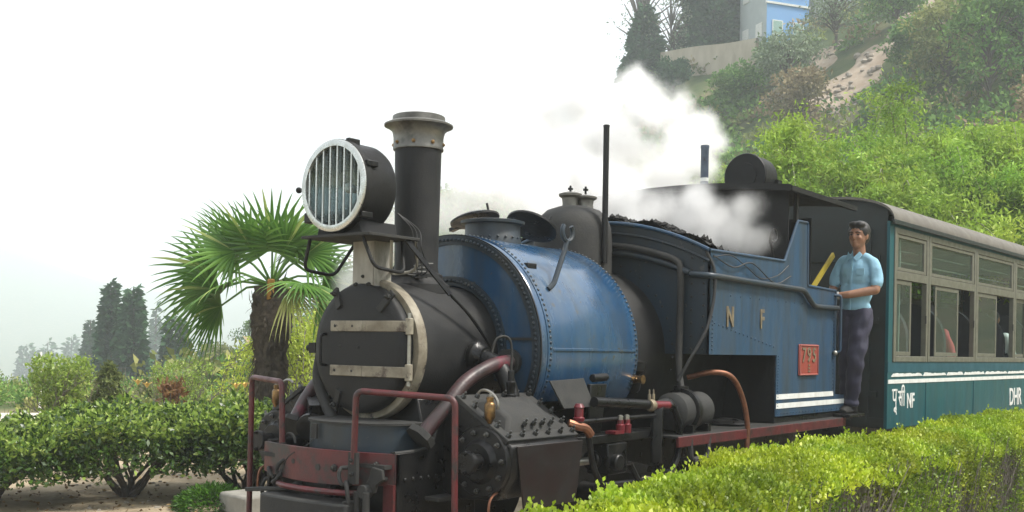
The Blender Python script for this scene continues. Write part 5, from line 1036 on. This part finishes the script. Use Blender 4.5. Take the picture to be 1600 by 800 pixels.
# ------------------------------------------------------------------ far vegetation
M['bamboo'] = leafmat('bright bamboo leaf', '789632', '96b446', 'b6cc66', .4, .55, .2, big=.6)
M['pine'] = leafmat('dark conifer spray', '2b4a2d', '3d5f3d', '54774f', .15, .7, .1)
M['shrubA'] = leafmat('hillside green', '52783a', '739a4a', '9aba68', .25, .7, .1, big=.16)
M['shrubB'] = leafmat('hillside olive', '6e7a42', '8f9758', 'b0b078', .25, .7, .1, big=.2)
M['shrubC'] = leafmat('hillside dry brown', '86795a', 'a09272', 'bbad8c', .2, .8, .1, big=.2)
M['greytree'] = leafmat('dusty grey green leaf', '667858', '86957a', 'a2ac92', .2, .7, .1)
M['trunk'] = mat('tree bark', (.11,.09,.07), (.07,.058,.045), 6, .9, 0, .5, 20)
def crown_tree(name, loc, h, wd, m, seed, label, group, nclump=46, leaf=.22, cat='tree', bare=.0, per=70, lean=(0, 0)):
    rs = random.Random(seed); t = thing(name, label, cat, loc, 0, group); mb = MB(); Q = []; top = V(lean[0]*h, lean[1]*h, h)
    mb.tube(curve([(0, 0, -.6), (wd*.04, 0, h*.25), tuple(V(lean[0]*h*.5, lean[1]*h*.5, h*.5)), tuple(top*.9)], 10), [.05*h*.45*(1-.085*i) for i in range(11)], 7)
    for k in range(nclump):
        a = rs.uniform(0, 2*pi); zz = rs.uniform(.28, 1.0); w_ = wd*.5*sqrt(max(.06, 1-((zz-.58)/.5)**2))*rs.uniform(.35, 1.0)
        c = V(cos(a)*w_, sin(a)*w_, zz*h)+V(lean[0], lean[1], 0)*h*zz; st = V(lean[0]*h*zz*.7, lean[1]*h*zz*.7, zz*h*.62)
        mb.tube([st, st.lerp(c, .5)+V(0, 0, .05*h), c], [.010*h, .006*h, .003*h], 4); Q.append((c, rs.uniform(.10, .19)*wd))
    mb.build('trunk', M['trunk'], t)
    n = int(per*(1-bare)); C = np.array([list(c) for c, _ in Q]); R_ = np.array([r for _, r in Q]); C = np.repeat(C, n, 0); R_ = np.repeat(R_, n)
    d = rnd_dirs(len(C)); P = C+d*(R_*RNG.uniform(.3, 1.05, len(C)))[:, None]*np.array([1, 1, .72]); L_ = RNG.uniform(.6, 1.3, len(P))*leaf
    quads('crown', leaves(P, d+rnd_dirs(len(P))*.8+np.array([0, 0, -.15]), L_, L_*.55), m, t, kind='stuff'); return t
def conifer(loc, h, wd, seed, label, group, trunk_show=.0, n=3200, spray=.5, pw=.75, m='pine', name='conifer', double=0):
    rs = np.random.default_rng(seed); t = thing(name, label, 'tree', loc, 0, group)
    MB().lathe([(.028*h, -2), (.022*h, h*.3), (.003*h, h*.98)], (0, 0, 0), (0, 0, 1), 8).build('trunk', M['trunk'], t)
    z = trunk_show+(1-trunk_show)*(1-np.sqrt(rs.uniform(0, 1, n))*.999); a = rs.uniform(0, 2*pi, n); tt = (z-trunk_show)/(1-trunk_show)
    R_ = wd*.5*np.clip(1-tt, 0, 1)**pw*(.80+.22*np.sin(a*3+tt*13+seed)+.18*np.sin(a*5-tt*29+seed*2))*np.minimum(1, .55+tt*6); k = rs.uniform(.45, 1.04, n)
    P = np.stack([np.cos(a)*R_*k, np.sin(a)*R_*k, z*h+rs.normal(0, .02*h, n)*(1-tt)], 1); D = np.stack([np.cos(a), np.sin(a), rs.uniform(-.7, .35, n)], 1)+rs.normal(0, .45, (n, 3)); L_ = rs.uniform(.6, 1.3, n)*spray
    quads('crown', leaves(P, D, L_, L_*.5, .15), M[m], t, kind='stuff'); return t
# bamboo behind the coach: arching feathery plumes
def bamboo(px, f, h, w_, seed, label, npl=44):
    rs = random.Random(seed); x, y, z = at_rf(px*f, f); t = thing('bamboo_clump', label, 'bamboo', (x, y, 0), 0, 'bright green bamboo behind the coach'); mb = MB(); Q = []; W = []
    for k in range(npl):
        a = rs.uniform(0, 2*pi); r = w_*.5*sqrt(rs.random()); hh = h*rs.uniform(.62, 1.0)*(1-.22*(r/(w_*.5))**2); o = V(cos(a)*r*.35, sin(a)*r*.35, 0); d = V(cos(a), sin(a), 0)
        c = curve([o, o+d*r*.3+V(0, 0, hh*.6), o+d*r*.65+V(0, 0, hh*.92), o+d*r*1.0+V(0, 0, hh), o+d*(r*1.25+.25)+V(0, 0, hh*.86)], 20); mb.tube(c, [.03*(1-.045*i) for i in range(21)], 5)
        for i in range(6, 21): Q.append(list(c[i])); W.append(.20+.20*(1-abs(i-15)/15))
        for b_ in range(9):                                          # side sprays
            i = rs.randint(7, 19); p = c[i]; e = V(rs.uniform(-1, 1), rs.uniform(-1, 1), rs.uniform(-.2, .5)).normalized(); L_ = rs.uniform(.3, .75)
            for s in range(5): q = p+e*L_*(s/4)-V(0, 0, .18*(s/4)**2); Q.append(list(q)); W.append(.11)
    mb.build('culms', mat('bamboo culm', (.16,.17,.06), (.12,.12,.05), 4, .5), t)
    C = np.array(Q); W = np.array(W); n = 17; C = np.repeat(C, n, 0); W = np.repeat(W, n); P = C+RNG.normal(0, 1, C.shape)*(W*.75)[:, None]*np.array([1, 1, .7])
    D = rnd_dirs(len(P), -.55); L_ = RNG.uniform(.07, .14, len(P)); quads('foliage', leaves(P, D, L_, L_*.34, .15, mid=.4), M['bamboo'], t, kind='stuff')
for i, a in enumerate(((.245, 20.5, 6.1, 3.2, 'bamboo clump rising behind the cab rear lamp'), (.305, 21.5, 6.0, 3.4, 'bamboo clump above the front end of the coach'), (.385, 22.5, 7.1, 3.9, 'tallest bamboo clump, above the second coach window'), (.455, 21.5, 6.1, 3.6, 'bamboo clump right of the tallest one'), (.53, 20.5, 5.4, 3.4, 'lowest bamboo clump at the right picture edge'), (.35, 19.0, 5.0, 3.0, 'short bamboo in front of the tallest clump just over the coach roof'))):
    bamboo(a[0], a[1], a[2], a[3], 30+i, a[4], 40)
# undergrowth of the hillside: one mass, bare earth left free
SOIL = [((.335, 68.5), (.268, 62.8), 2.0), ((.285, 74), (.247, 66.5), 1.7), ((.375, 75), (.36, 67), 2.4), ((.305, 62.5), (.28, 61.5), 1.3), ((.42, 70), (.40, 66), 1.2)]
def soil_d(x, y):
    b = np.full(np.shape(x), 9e9)
    for (a0, d0), (a1, d1), w_ in SOIL:
        p = np.array(at_polar(a0, d0)[:2]); q = np.array(at_polar(a1, d1)[:2]); v = q-p; L_ = v@v
        t = np.clip(((x-p[0])*v[0]+(y-p[1])*v[1])/L_, 0, 1); b = np.minimum(b, np.hypot(x-p[0]-t*v[0], y-p[1]-t*v[1])/w_)
    return b
def undergrowth():
    rs = np.random.default_rng(12); n = 2700; a = rs.uniform(-.30, .68, n); d = np.sqrt(rs.uniform(30**2, 108**2, n)); ok = ~((a < -.12) & (d > 80))
    a, d = a[ok], d[ok]; x = C2[0]+(FW[0]*np.cos(a)+RT[0]*np.sin(a))*d; y = C2[1]+(FW[1]*np.cos(a)+RT[1]*np.sin(a))*d; s = rs.uniform(.7, 1.9, len(x))
    kp = (soil_d(x, y) > 1.0+s*.25) & ~((a > .215) & (a < .262) & (d > 74)) & ~((a > .12) & (a < .235) & (d > 70) & (d < 81)); x, y, s = x[kp], y[kp], s[kp]; z = terrain(x, y); kind = rs.choice(3, len(x), p=[.55, .30, .15])
    for k, nm, lab, m in ((0, 'hillside_shrubs', 'green scrub covering the hillside', 'shrubA'), (1, 'hillside_olive_scrub', 'olive scrub patches on the hillside', 'shrubB'), (2, 'hillside_dry_scrub', 'dry brownish scrub patches on the hillside', 'shrubC')):
        i = kind == k; per = 110; X, Y, Z, S = [np.repeat(v[i], per) for v in (x, y, z, s)]; dd = rnd_dirs(len(X)); dd[:, 2] = np.abs(dd[:, 2])*.9; rr = rs.uniform(.55, 1.05, len(X))*(1+.25*np.sin(dd[:, 0]*5+X)*np.sin(dd[:, 1]*5+Y))
        P = np.stack([X, Y, Z], 1)+dd*(S*rr)[:, None]*np.array([1, 1, .85]); L_ = rs.uniform(.18, .42, len(P)); o = quads(nm, leaves(P, dd+rnd_dirs(len(P))*.9, L_, L_*.6), M[m]); tag(o, lab, kind='stuff')
undergrowth()
def soil_patches():                                                  # landslip scars: rough bare earth sheets a little proud of the slope
    for i, ((a0, d0), (a1, d1), w_) in enumerate(SOIL):
        p = np.array(at_polar(a0, d0)[:2]); q = np.array(at_polar(a1, d1)[:2]); v = (q-p)/np.linalg.norm(q-p); nn = np.array([-v[1], v[0]]); L_ = np.linalg.norm(q-p); vs = []; A_, B_ = 40, 14; rs = random.Random(i)
        for j in range(A_+1):
            for k in range(B_+1):
                t = j/A_; u = (k/B_-.5)*2; ww = w_*(.55+.35*sin(t*pi)+.2*sin(t*17+i)); c = p+v*L_*t+nn*u*ww; vs.append((c[0], c[1], float(terrain(c[0], c[1]))+.10+rs.uniform(-.07, .07)*(1-u*u)-.5*(abs(u) > .95)))
        o = MB().add(vs, [(j*(B_+1)+k, (j+1)*(B_+1)+k, (j+1)*(B_+1)+k+1, j*(B_+1)+k+1) for j in range(A_) for k in range(B_)]).build('bare_earth', mat('pale landslip earth', (.36,.29,.22), (.28,.21,.15), 1.2, .95, 0, .8, 4, (.40,.36,.31), 2, .58, w3=.1), smooth=70); tag(o, 'pale bare earth scar on the hillside', kind='structure')
soil_patches()
def rubble():
    mb = MB(); rs = random.Random(9)
    for (a0, d0), (a1, d1), w_ in SOIL:
        for k in range(46):
            t = rs.random(); a = a0+(a1-a0)*t+rs.uniform(-1, 1)*w_*.8/d0; x, y, z = at_polar(a, d0+(d1-d0)*t+rs.uniform(-1, 1)*w_*.5); r = rs.uniform(.08, .34); mb.ball((x, y, z+.1), (r, r*rs.uniform(.6, 1), r*rs.uniform(.4, .8)), 6, 4)
    o = mb.build('rubble', mat('pale rubble stone', (.34,.30,.25), (.24,.20,.16), 2, .9), smooth=20); tag(o, 'stones and rubble lying on the bare earth scars', kind='stuff')
rubble()
def edge_scrub():
    rs = np.random.default_rng(15); n = 620; a = rs.uniform(-.62, .02, n); d = rs.uniform(21.5, 46, n); x = C2[0]+(FW[0]*np.cos(a)+RT[0]*np.sin(a))*d; y = C2[1]+(FW[1]*np.cos(a)+RT[1]*np.sin(a))*d; z = terrain(x, y); s = rs.uniform(.18, .5, n)*(1+.02*(d-21))
    for k, nm, lab, m in ((0, 'slope_scrub', 'low green scrub along the edge of the drop beyond the path', 'shrubA'), (1, 'slope_dry_scrub', 'low olive scrub along the edge of the drop beyond the path', 'shrubB')):
        i = np.arange(n) % 2 == k; per = 150; X, Y, Z, S = [np.repeat(v[i], per) for v in (x, y, z, s)]; dd = rnd_dirs(len(X)); dd[:, 2] = np.abs(dd[:, 2]); P = np.stack([X, Y, Z], 1)+dd*(S*rs.uniform(.4, 1.05, len(X)))[:, None]; L_ = rs.uniform(.05, .13, len(P))
        o = quads(nm, leaves(P, dd+rnd_dirs(len(P))*.9, L_, L_*.5), M[m]); tag(o, lab, kind='stuff')
edge_scrub()
G = 'trees on the hillside'
for i, (a, d, h, w_, m, lab, kw) in enumerate((
    (.249, 66, 4.2, 4.4, 'greytree', 'dusty round tree below the blue house', {}),
    (.29, 72.5, 5.8, 5.6, 'greytree', 'half bare grey tree left of the long earth scar', dict(bare=.5)),
    (.342, 70, 4.2, 4.0, 'shrubA', 'compact green tree at the top of the long earth scar', {}),
    (.385, 60, 4.6, 4.2, 'shrubB', 'olive tree above the tallest bamboo', {}),
    (.418, 55, 5.6, 4.0, 'shrubA', 'dark green tree with pale trunk upper right', {}),
    (.445, 56.5, 4.8, 4.4, 'shrubA', 'dark leafy tree near the right picture edge', {}),
    (.405, 66, 4.2, 4.6, 'shrubB', 'spreading olive tree near the top right corner', {}),
    (.44, 65, 5.0, 4.6, 'shrubA', 'green tree in the top right corner', {}),
    (.468, 48, 4.0, 3.6, 'shrubC', 'brownish tree beside the right picture edge', {}),
    (.362, 63, 3.0, 3.4, 'shrubA', 'small green tree right of the long earth scar', {}),
    (.240, 70, 2.6, 3.4, 'shrubA', 'low green tree right below the retaining wall', {}),
    (.262, 60, 3.4, 3.6, 'shrubC', 'brown bushy tree behind the vent pipe', {}),
    (.205, 68, 2.2, 3.4, 'shrubA', 'green bushy tree below the cypress group', {}),
    (.146, 78, 2.4, 2.6, 'pine', 'dark bushy tree at the steam edge under the wall', {}),
    (.143, 84, 6.5, 4.0, 'greytree', 'leaning bare tree between the two conifers', dict(bare=.82, lean=(.0, .0))),
    (.115, 92, 13, 6.5, 'greytree', 'tall sparse tree reaching over the small conifer', dict(bare=.75, lean=(.03, .02))))):
    crown_tree('hillside_tree', at_polar(a, d), h, w_, M[m], 60+i, lab, G, leaf=.24, **kw)
C_ = 'conifers on the hillside'
conifer(at_polar(.119, 84), 6.6, 3.6, 5, 'small pointed conifer at the top left end of the hillside', C_, 0, 5500, .6, .62)
for i, (a, d, h, w_, lab) in enumerate(((.172, 86, 12.5, 4.0, 'left one of the tall dark conifers by the blue house'), (.192, 85, 14, 4.4, 'middle one of the tall dark conifers by the blue house'), (.212, 85, 13, 3.8, 'right one of the tall dark conifers, next to the blue house'), (.182, 83, 9, 3.2, 'shorter conifer in front of the tall dark group'))):
    conifer(at_polar(a, d), h, w_, 70+i, lab, C_, .02, 8000, .6, .36)
# retaining wall, houses
M['concrete'] = mat('stained concrete', (.42,.37,.29), (.33,.28,.21), 1.5, .9, 0, .3, 8, (.22,.18,.13), 1.1, .58, w3=.2, stretch=(1, 1, .3))
def wall_run(pts, h, lab):
    vs = []; n = 30
    P = curve([(p[0], p[1], p[2]) for p in pts], n)
    for i, p in enumerate(P):
        t = (P[min(i+1, n)]-P[max(i-1, 0)]); t.z = 0; t.normalize(); q = V(-t.y, t.x, 0)*.2; zb = p.z-1.2; zt = p.z+h
        vs += [p-q+V(0, 0, zb-p.z), p-q+V(0, 0, h), p+q+V(0, 0, h), p+q+V(0, 0, zb-p.z)]
    o = MB().add(vs, [(4*i+k, 4*i+4+k, 4*i+4+(k+1) % 4, 4*i+(k+1) % 4) for i in range(n) for k in range(4)]).build('retaining_wall', M['concrete'], smooth=0); tag(o, lab, 'wall')
wall_run([at_polar(.135, 83), at_polar(.165, 81.5), at_polar(.195, 80), at_polar(.222, 78.5)], 2.1, 'stained concrete retaining wall below the tall conifers')
wall_run([at_polar(.283, 60.5), at_polar(.295, 60), at_polar(.310, 60.5)], .5, 'low pale wall at the foot of the long earth scar')
def house(a, d, w_, dp, h, rz, m1, m2, lab, rows, roof_m, dz=0):
    x, y, z = at_polar(a, d); t = thing('house', lab, 'house', (x, y, z+dz), rz)
    MB().box(-w_/2, w_/2, -dp/2, dp/2, -3, h).build('wall', m1, t); MB().box(-w_/2-.01, w_/2+.01, -dp/2-.03, -dp/2-.005, -3, h).build('front_wall', m2, t)
    MB().prism([(-w_/2-.5, -dp/2-.6, h), (-w_/2-.5, dp/2+.6, h), (-w_/2-.5, 0, h+dp*.22)], (w_+1, 0, 0)).build('roof', roof_m, t)
    for zz in rows:
        for k in range(2):
            xx = -w_/4+k*w_/2; wn = MB().box(xx-.45, xx+.45, -dp/2-.09, -dp/2-.031, zz, zz+1.1).build('window', M['white'], t); MB().box(xx-.38, xx+.38, -dp/2-.10, -dp/2-.092, zz+.07, zz+1.03).build('pane', M['glass'], wn)
            wn = MB().box(-w_/2-.09, -w_/2-.031, -dp/4+k*dp/2-.4, -dp/4+k*dp/2+.4, zz, zz+1.0).build('window', M['white'], t)
        MB().box(-w_/2-.12, w_/2+.12, -dp/2-.12, -dp/2+.02, zz-.75, zz-.6).build('floor_band', M['white'], t)
hb_ = mat('sky blue house paint', (.14,.32,.62), (.16,.34,.60), 1, .7); hg_ = mat('pale grey house wall', (.42,.46,.46), (.36,.40,.40), 1, .8); rg_ = mat('grey tin roof', (.36,.37,.37), (.28,.28,.28), 2, .6)
house(.236, 82, 3.6, 3.6, 6.0, HEAD-pi/2+radians(20), hg_, hb_, 'two storey blue fronted house above the retaining wall', (1.3, 4.3), rg_, -1.4)
house(.315, 86, 8.5, 5, 3.6, HEAD-pi/2-.1, hg_, hg_, 'grey house with tin roof at the top of the hill', (1.2,), rg_, -1.0)
# ------------------------------------------------------------------ the valley on the left
V_ = 'conifers in the misty valley'
def vbase(px, yb, d):                                                # valley tree stands on the terrain; height follows from its top
    a = math.atan((px-800)/1660); return at_polar(a, d/cos(a))
def vconifer(px, ytop, wpx, d, seed, lab, **kw):
    b_ = vbase(px, 0, d); zt = 1.42+(540+(px-800)*.0192-ytop)/1660*d
    conifer(b_, zt-b_[2], wpx/1660*d, seed, lab, V_, **kw)
vconifer(13, 590, 34, 240, 80, 'low rounded misty conifer at the left picture edge', pw=.35, n=1800, spray=1.4)
vconifer(42, 535, 36, 260, 81, 'first of three pale bluish conifers from the left', pw=.25, n=2600, spray=1.4)
vconifer(75, 531, 40, 265, 82, 'second of three pale bluish conifers from the left', pw=.35, n=2600, spray=1.4)
vconifer(112, 523, 36, 255, 83, 'third of three pale bluish conifers from the left', pw=.35, n=2600, spray=1.4)
vconifer(141, 497, 26, 100, 84, 'slim pine with bare lower trunk beside the big conifer', pw=.6, trunk_show=.72, n=1800, spray=.45)
vconifer(172, 437, 54, 60, 85, 'left of the two tall dark conifers in the valley', pw=.8, n=8000, spray=.55)
vconifer(207, 444, 50, 58, 86, 'right of the two tall dark conifers in the valley', pw=.62, n=8000, spray=.55)
vconifer(243, 475, 40, 170, 87, 'pale conifer behind the palm leaf tips', pw=.7, n=3500, spray=1.0)
vconifer(274, 488, 70, 62, 88, 'dark conifer just left of the palm trunk', pw=.5, n=5500, spray=.5)
vconifer(322, 525, 44, 80, 89, 'short conifer left of the palm among valley trees', pw=.5, n=3400, spray=.6)
vconifer(505, 455, 60, 110, 90, 'misty conifer right of the palm crown', pw=.5, n=3600, spray=.8)
for i, (px, yt, wpx, d, m, lab) in enumerate(((345, 540, 60, 62, 'shrubB', 'olive round tree behind the yellow lilies'), (385, 505, 70, 75, 'shrubA', 'green tree directly behind the palm trunk'), (300, 560, 60, 55, 'shrubA', 'low green tree behind the thin twiggy shrub'), (455, 480, 90, 70, 'shrubA', 'misty green tree right of the palm trunk'), (230, 575, 60, 60, 'shrubB', 'low olive tree behind the red leaved plant'), (560, 440, 110, 75, 'shrubA', 'misty tree behind the smokebox lamp bracket'), (630, 380, 110, 85, 'shrubA', 'misty tree left of the chimney'), (410, 560, 70, 48, 'shrubB', 'pale olive tree low behind the palm trunk'))):
    b_ = vbase(px, 0, d); zt = 1.42+(540+(px-800)*.0192-yt)/1660*d; crown_tree('valley_tree', b_, zt-b_[2], wpx/1660*d*1.15, M[m], 100+i, lab, 'broadleaf trees beyond the bushes', leaf=.15, per=170)
def power_pole():
    p = at_polar(math.atan((217-800)/1660), 120); t = thing('power_pole', 'distant power pole with crossarms beside the big conifer', 'pole', p); zt = 1.2-p[2]
    MB().cyl((0, 0, -.5), (0, 0, zt), .09, .06).build('mast', M['concrete'], t)
    for k in (0, .35): MB().bar((-.75*sin(HEAD), .75*cos(HEAD), zt-.2-k), (.75*sin(HEAD), -.75*cos(HEAD), zt-.2-k), .08, .08).build('crossarm', M['trunk'], t)
power_pole()
# ------------------------------------------------------------------ steam and haze
def steam(name, blobs, dens, label, nscale, lo, hi, step):
    mb = MB()
    for x, y, z, r in blobs: mb.ball((x, y, z), r*1.42, 16, 12)
    me = bpy.data.meshes.new(name); me.from_pydata(mb.v, [], mb.f); o = bpy.data.objects.new(name, me); COL.objects.link(o)
    rm = o.modifiers.new('r', 'REMESH'); rm.mode = 'VOXEL'; rm.voxel_size = .06; bpy.context.view_layer.update()
    me2 = bpy.data.meshes.new_from_object(o.evaluated_get(bpy.context.evaluated_depsgraph_get())); bpy.data.objects.remove(o)
    m = bpy.data.materials.new(name); m.use_nodes = True; N = m.node_tree.nodes; L = m.node_tree.links; N.clear(); out = N.new('ShaderNodeOutputMaterial')
    v = N.new('ShaderNodeVolumePrincipled'); v.inputs['Color'].default_value = (1, 1, 1, 1); v.inputs['Anisotropy'].default_value = .2; L.new(v.outputs[0], out.inputs['Volume'])
    tc = N.new('ShaderNodeTexCoord'); cur = None
    for x, y, z, r in blobs:
        d = N.new('ShaderNodeVectorMath'); d.operation = 'DISTANCE'; d.inputs[1].default_value = (x, y, z); L.new(tc.outputs['Object'], d.inputs[0])
        q = N.new('ShaderNodeMath'); q.operation = 'MULTIPLY_ADD'; q.inputs[1].default_value = -1/r; q.inputs[2].default_value = 1.0; L.new(d.outputs['Value'], q.inputs[0])
        if cur is None: cur = q.outputs[0]
        else:
            mx = N.new('ShaderNodeMath'); mx.operation = 'SMOOTH_MAX'; mx.inputs[2].default_value = .25; L.new(cur, mx.inputs[0]); L.new(q.outputs[0], mx.inputs[1]); cur = mx.outputs[0]
    n = N.new('ShaderNodeTexNoise'); n.inputs['Scale'].default_value = nscale; n.inputs['Detail'].default_value = 6; n.inputs['Roughness'].default_value = .62; L.new(tc.outputs['Object'], n.inputs['Vector'])
    s = N.new('ShaderNodeMath'); s.operation = 'MULTIPLY_ADD'; s.inputs[1].default_value = 1.5; L.new(n.outputs['Fac'], s.inputs[0]); L.new(cur, s.inputs[2])
    mr = N.new('ShaderNodeMapRange'); mr.interpolation_type = 'SMOOTHSTEP'; mr.inputs[1].default_value = lo; mr.inputs[2].default_value = hi; mr.inputs[3].default_value = 0; mr.inputs[4].default_value = dens; L.new(s.outputs[0], mr.inputs[0]); L.new(mr.outputs[0], v.inputs['Density'])
    o = link(name, me2, m, None, 0); tag(o, label, 'steam', kind='stuff')
    return o
A_ = [(5.34, .94, 3.50, .44), (5.16, 1.22, 3.86, .40), (5.07, .97, 3.14, .47), (5.08, 1.62, 3.53, .60), (4.65, 1.85, 3.16, .54), (4.38, 2.21, 3.21, .50), (4.63, 1.22, 2.94, .46), (5.08, 1.40, 4.10, .30), (5.0, 2.0, 4.07, .52), (5.47, .80, 3.68, .26), (5.54, .72, 3.52, .20), (5.25, .75, 3.25, .31), (4.75, 2.38, 3.79, .55), (5.33, 1.02, 3.92, .22)]
steam('steam_plume', A_, 10.0, 'thick white steam plume billowing up behind the cab', 3.2, .84, 1.75, .1)
B_ = [(2.9, .9, 2.72, .32), (3.1, .5, 2.78, .30), (2.65, .72, 2.52, .28), (2.95, .62, 2.55, .26), (3.05, .25, 2.62, .26), (3.3, -.30, 2.60, .22), (3.0, .12, 2.42, .26), (3.15, -.02, 2.48, .26), (3.2, -.22, 2.41, .25), (3.25, -.46, 2.43, .25), (3.3, -.59, 2.31, .22), (3.42, -.73, 2.27, .19), (3.1, -.46, 2.24, .19), (3.0, .41, 2.51, .22), (3.35, -.67, 2.50, .19)]
steam('steam_wisp', B_, 6.0, 'white steam drifting over the coal in front of the cab', 3.6, .70, 1.7, .05)
C__ = [(3.0, 2.5, 3.3, .5), (3.9, 2.0, 3.3, .5), (2.9, 1.6, 2.9, .38), (3.7, 1.7, 3.0, .40), (3.3, 2.1, 3.1, .42), (2.6, 2.2, 2.45, .34), (3.04, 1.81, 2.79, .40), (3.25, 1.54, 2.68, .32), (2.75, 1.86, 2.53, .36), (3.49, 1.39, 2.76, .30), (2.35, 2.38, 2.18, .34), (2.28, 2.47, 1.95, .28), (2.76, 2.33, 2.79, .38)]
steam('thin_steam', C__, 3.0, 'thin grey steam drifting behind the saddle tank and chimney', 2.6, .75, 1.5, .1)
cy.volume_step_rate = 1.0; cy.volume_max_steps = 256
hz = bpy.data.materials.new('valley haze'); hz.use_nodes = True; N = hz.node_tree.nodes; N.clear(); vv = N.new('ShaderNodeVolumePrincipled'); oo = N.new('ShaderNodeOutputMaterial')
vv.inputs['Color'].default_value = (.90, .96, 1, 1); vv.inputs['Density'].default_value = .0018; vv.inputs['Anisotropy'].default_value = .1
hz.node_tree.links.new(vv.outputs[0], oo.inputs['Volume'])
hb2 = MB().box(-1900, 1900, -1900, 1900, -26, 125).build('haze', hz, None, smooth=0); tag(hb2, 'pale misty air filling the valley', kind='stuff')
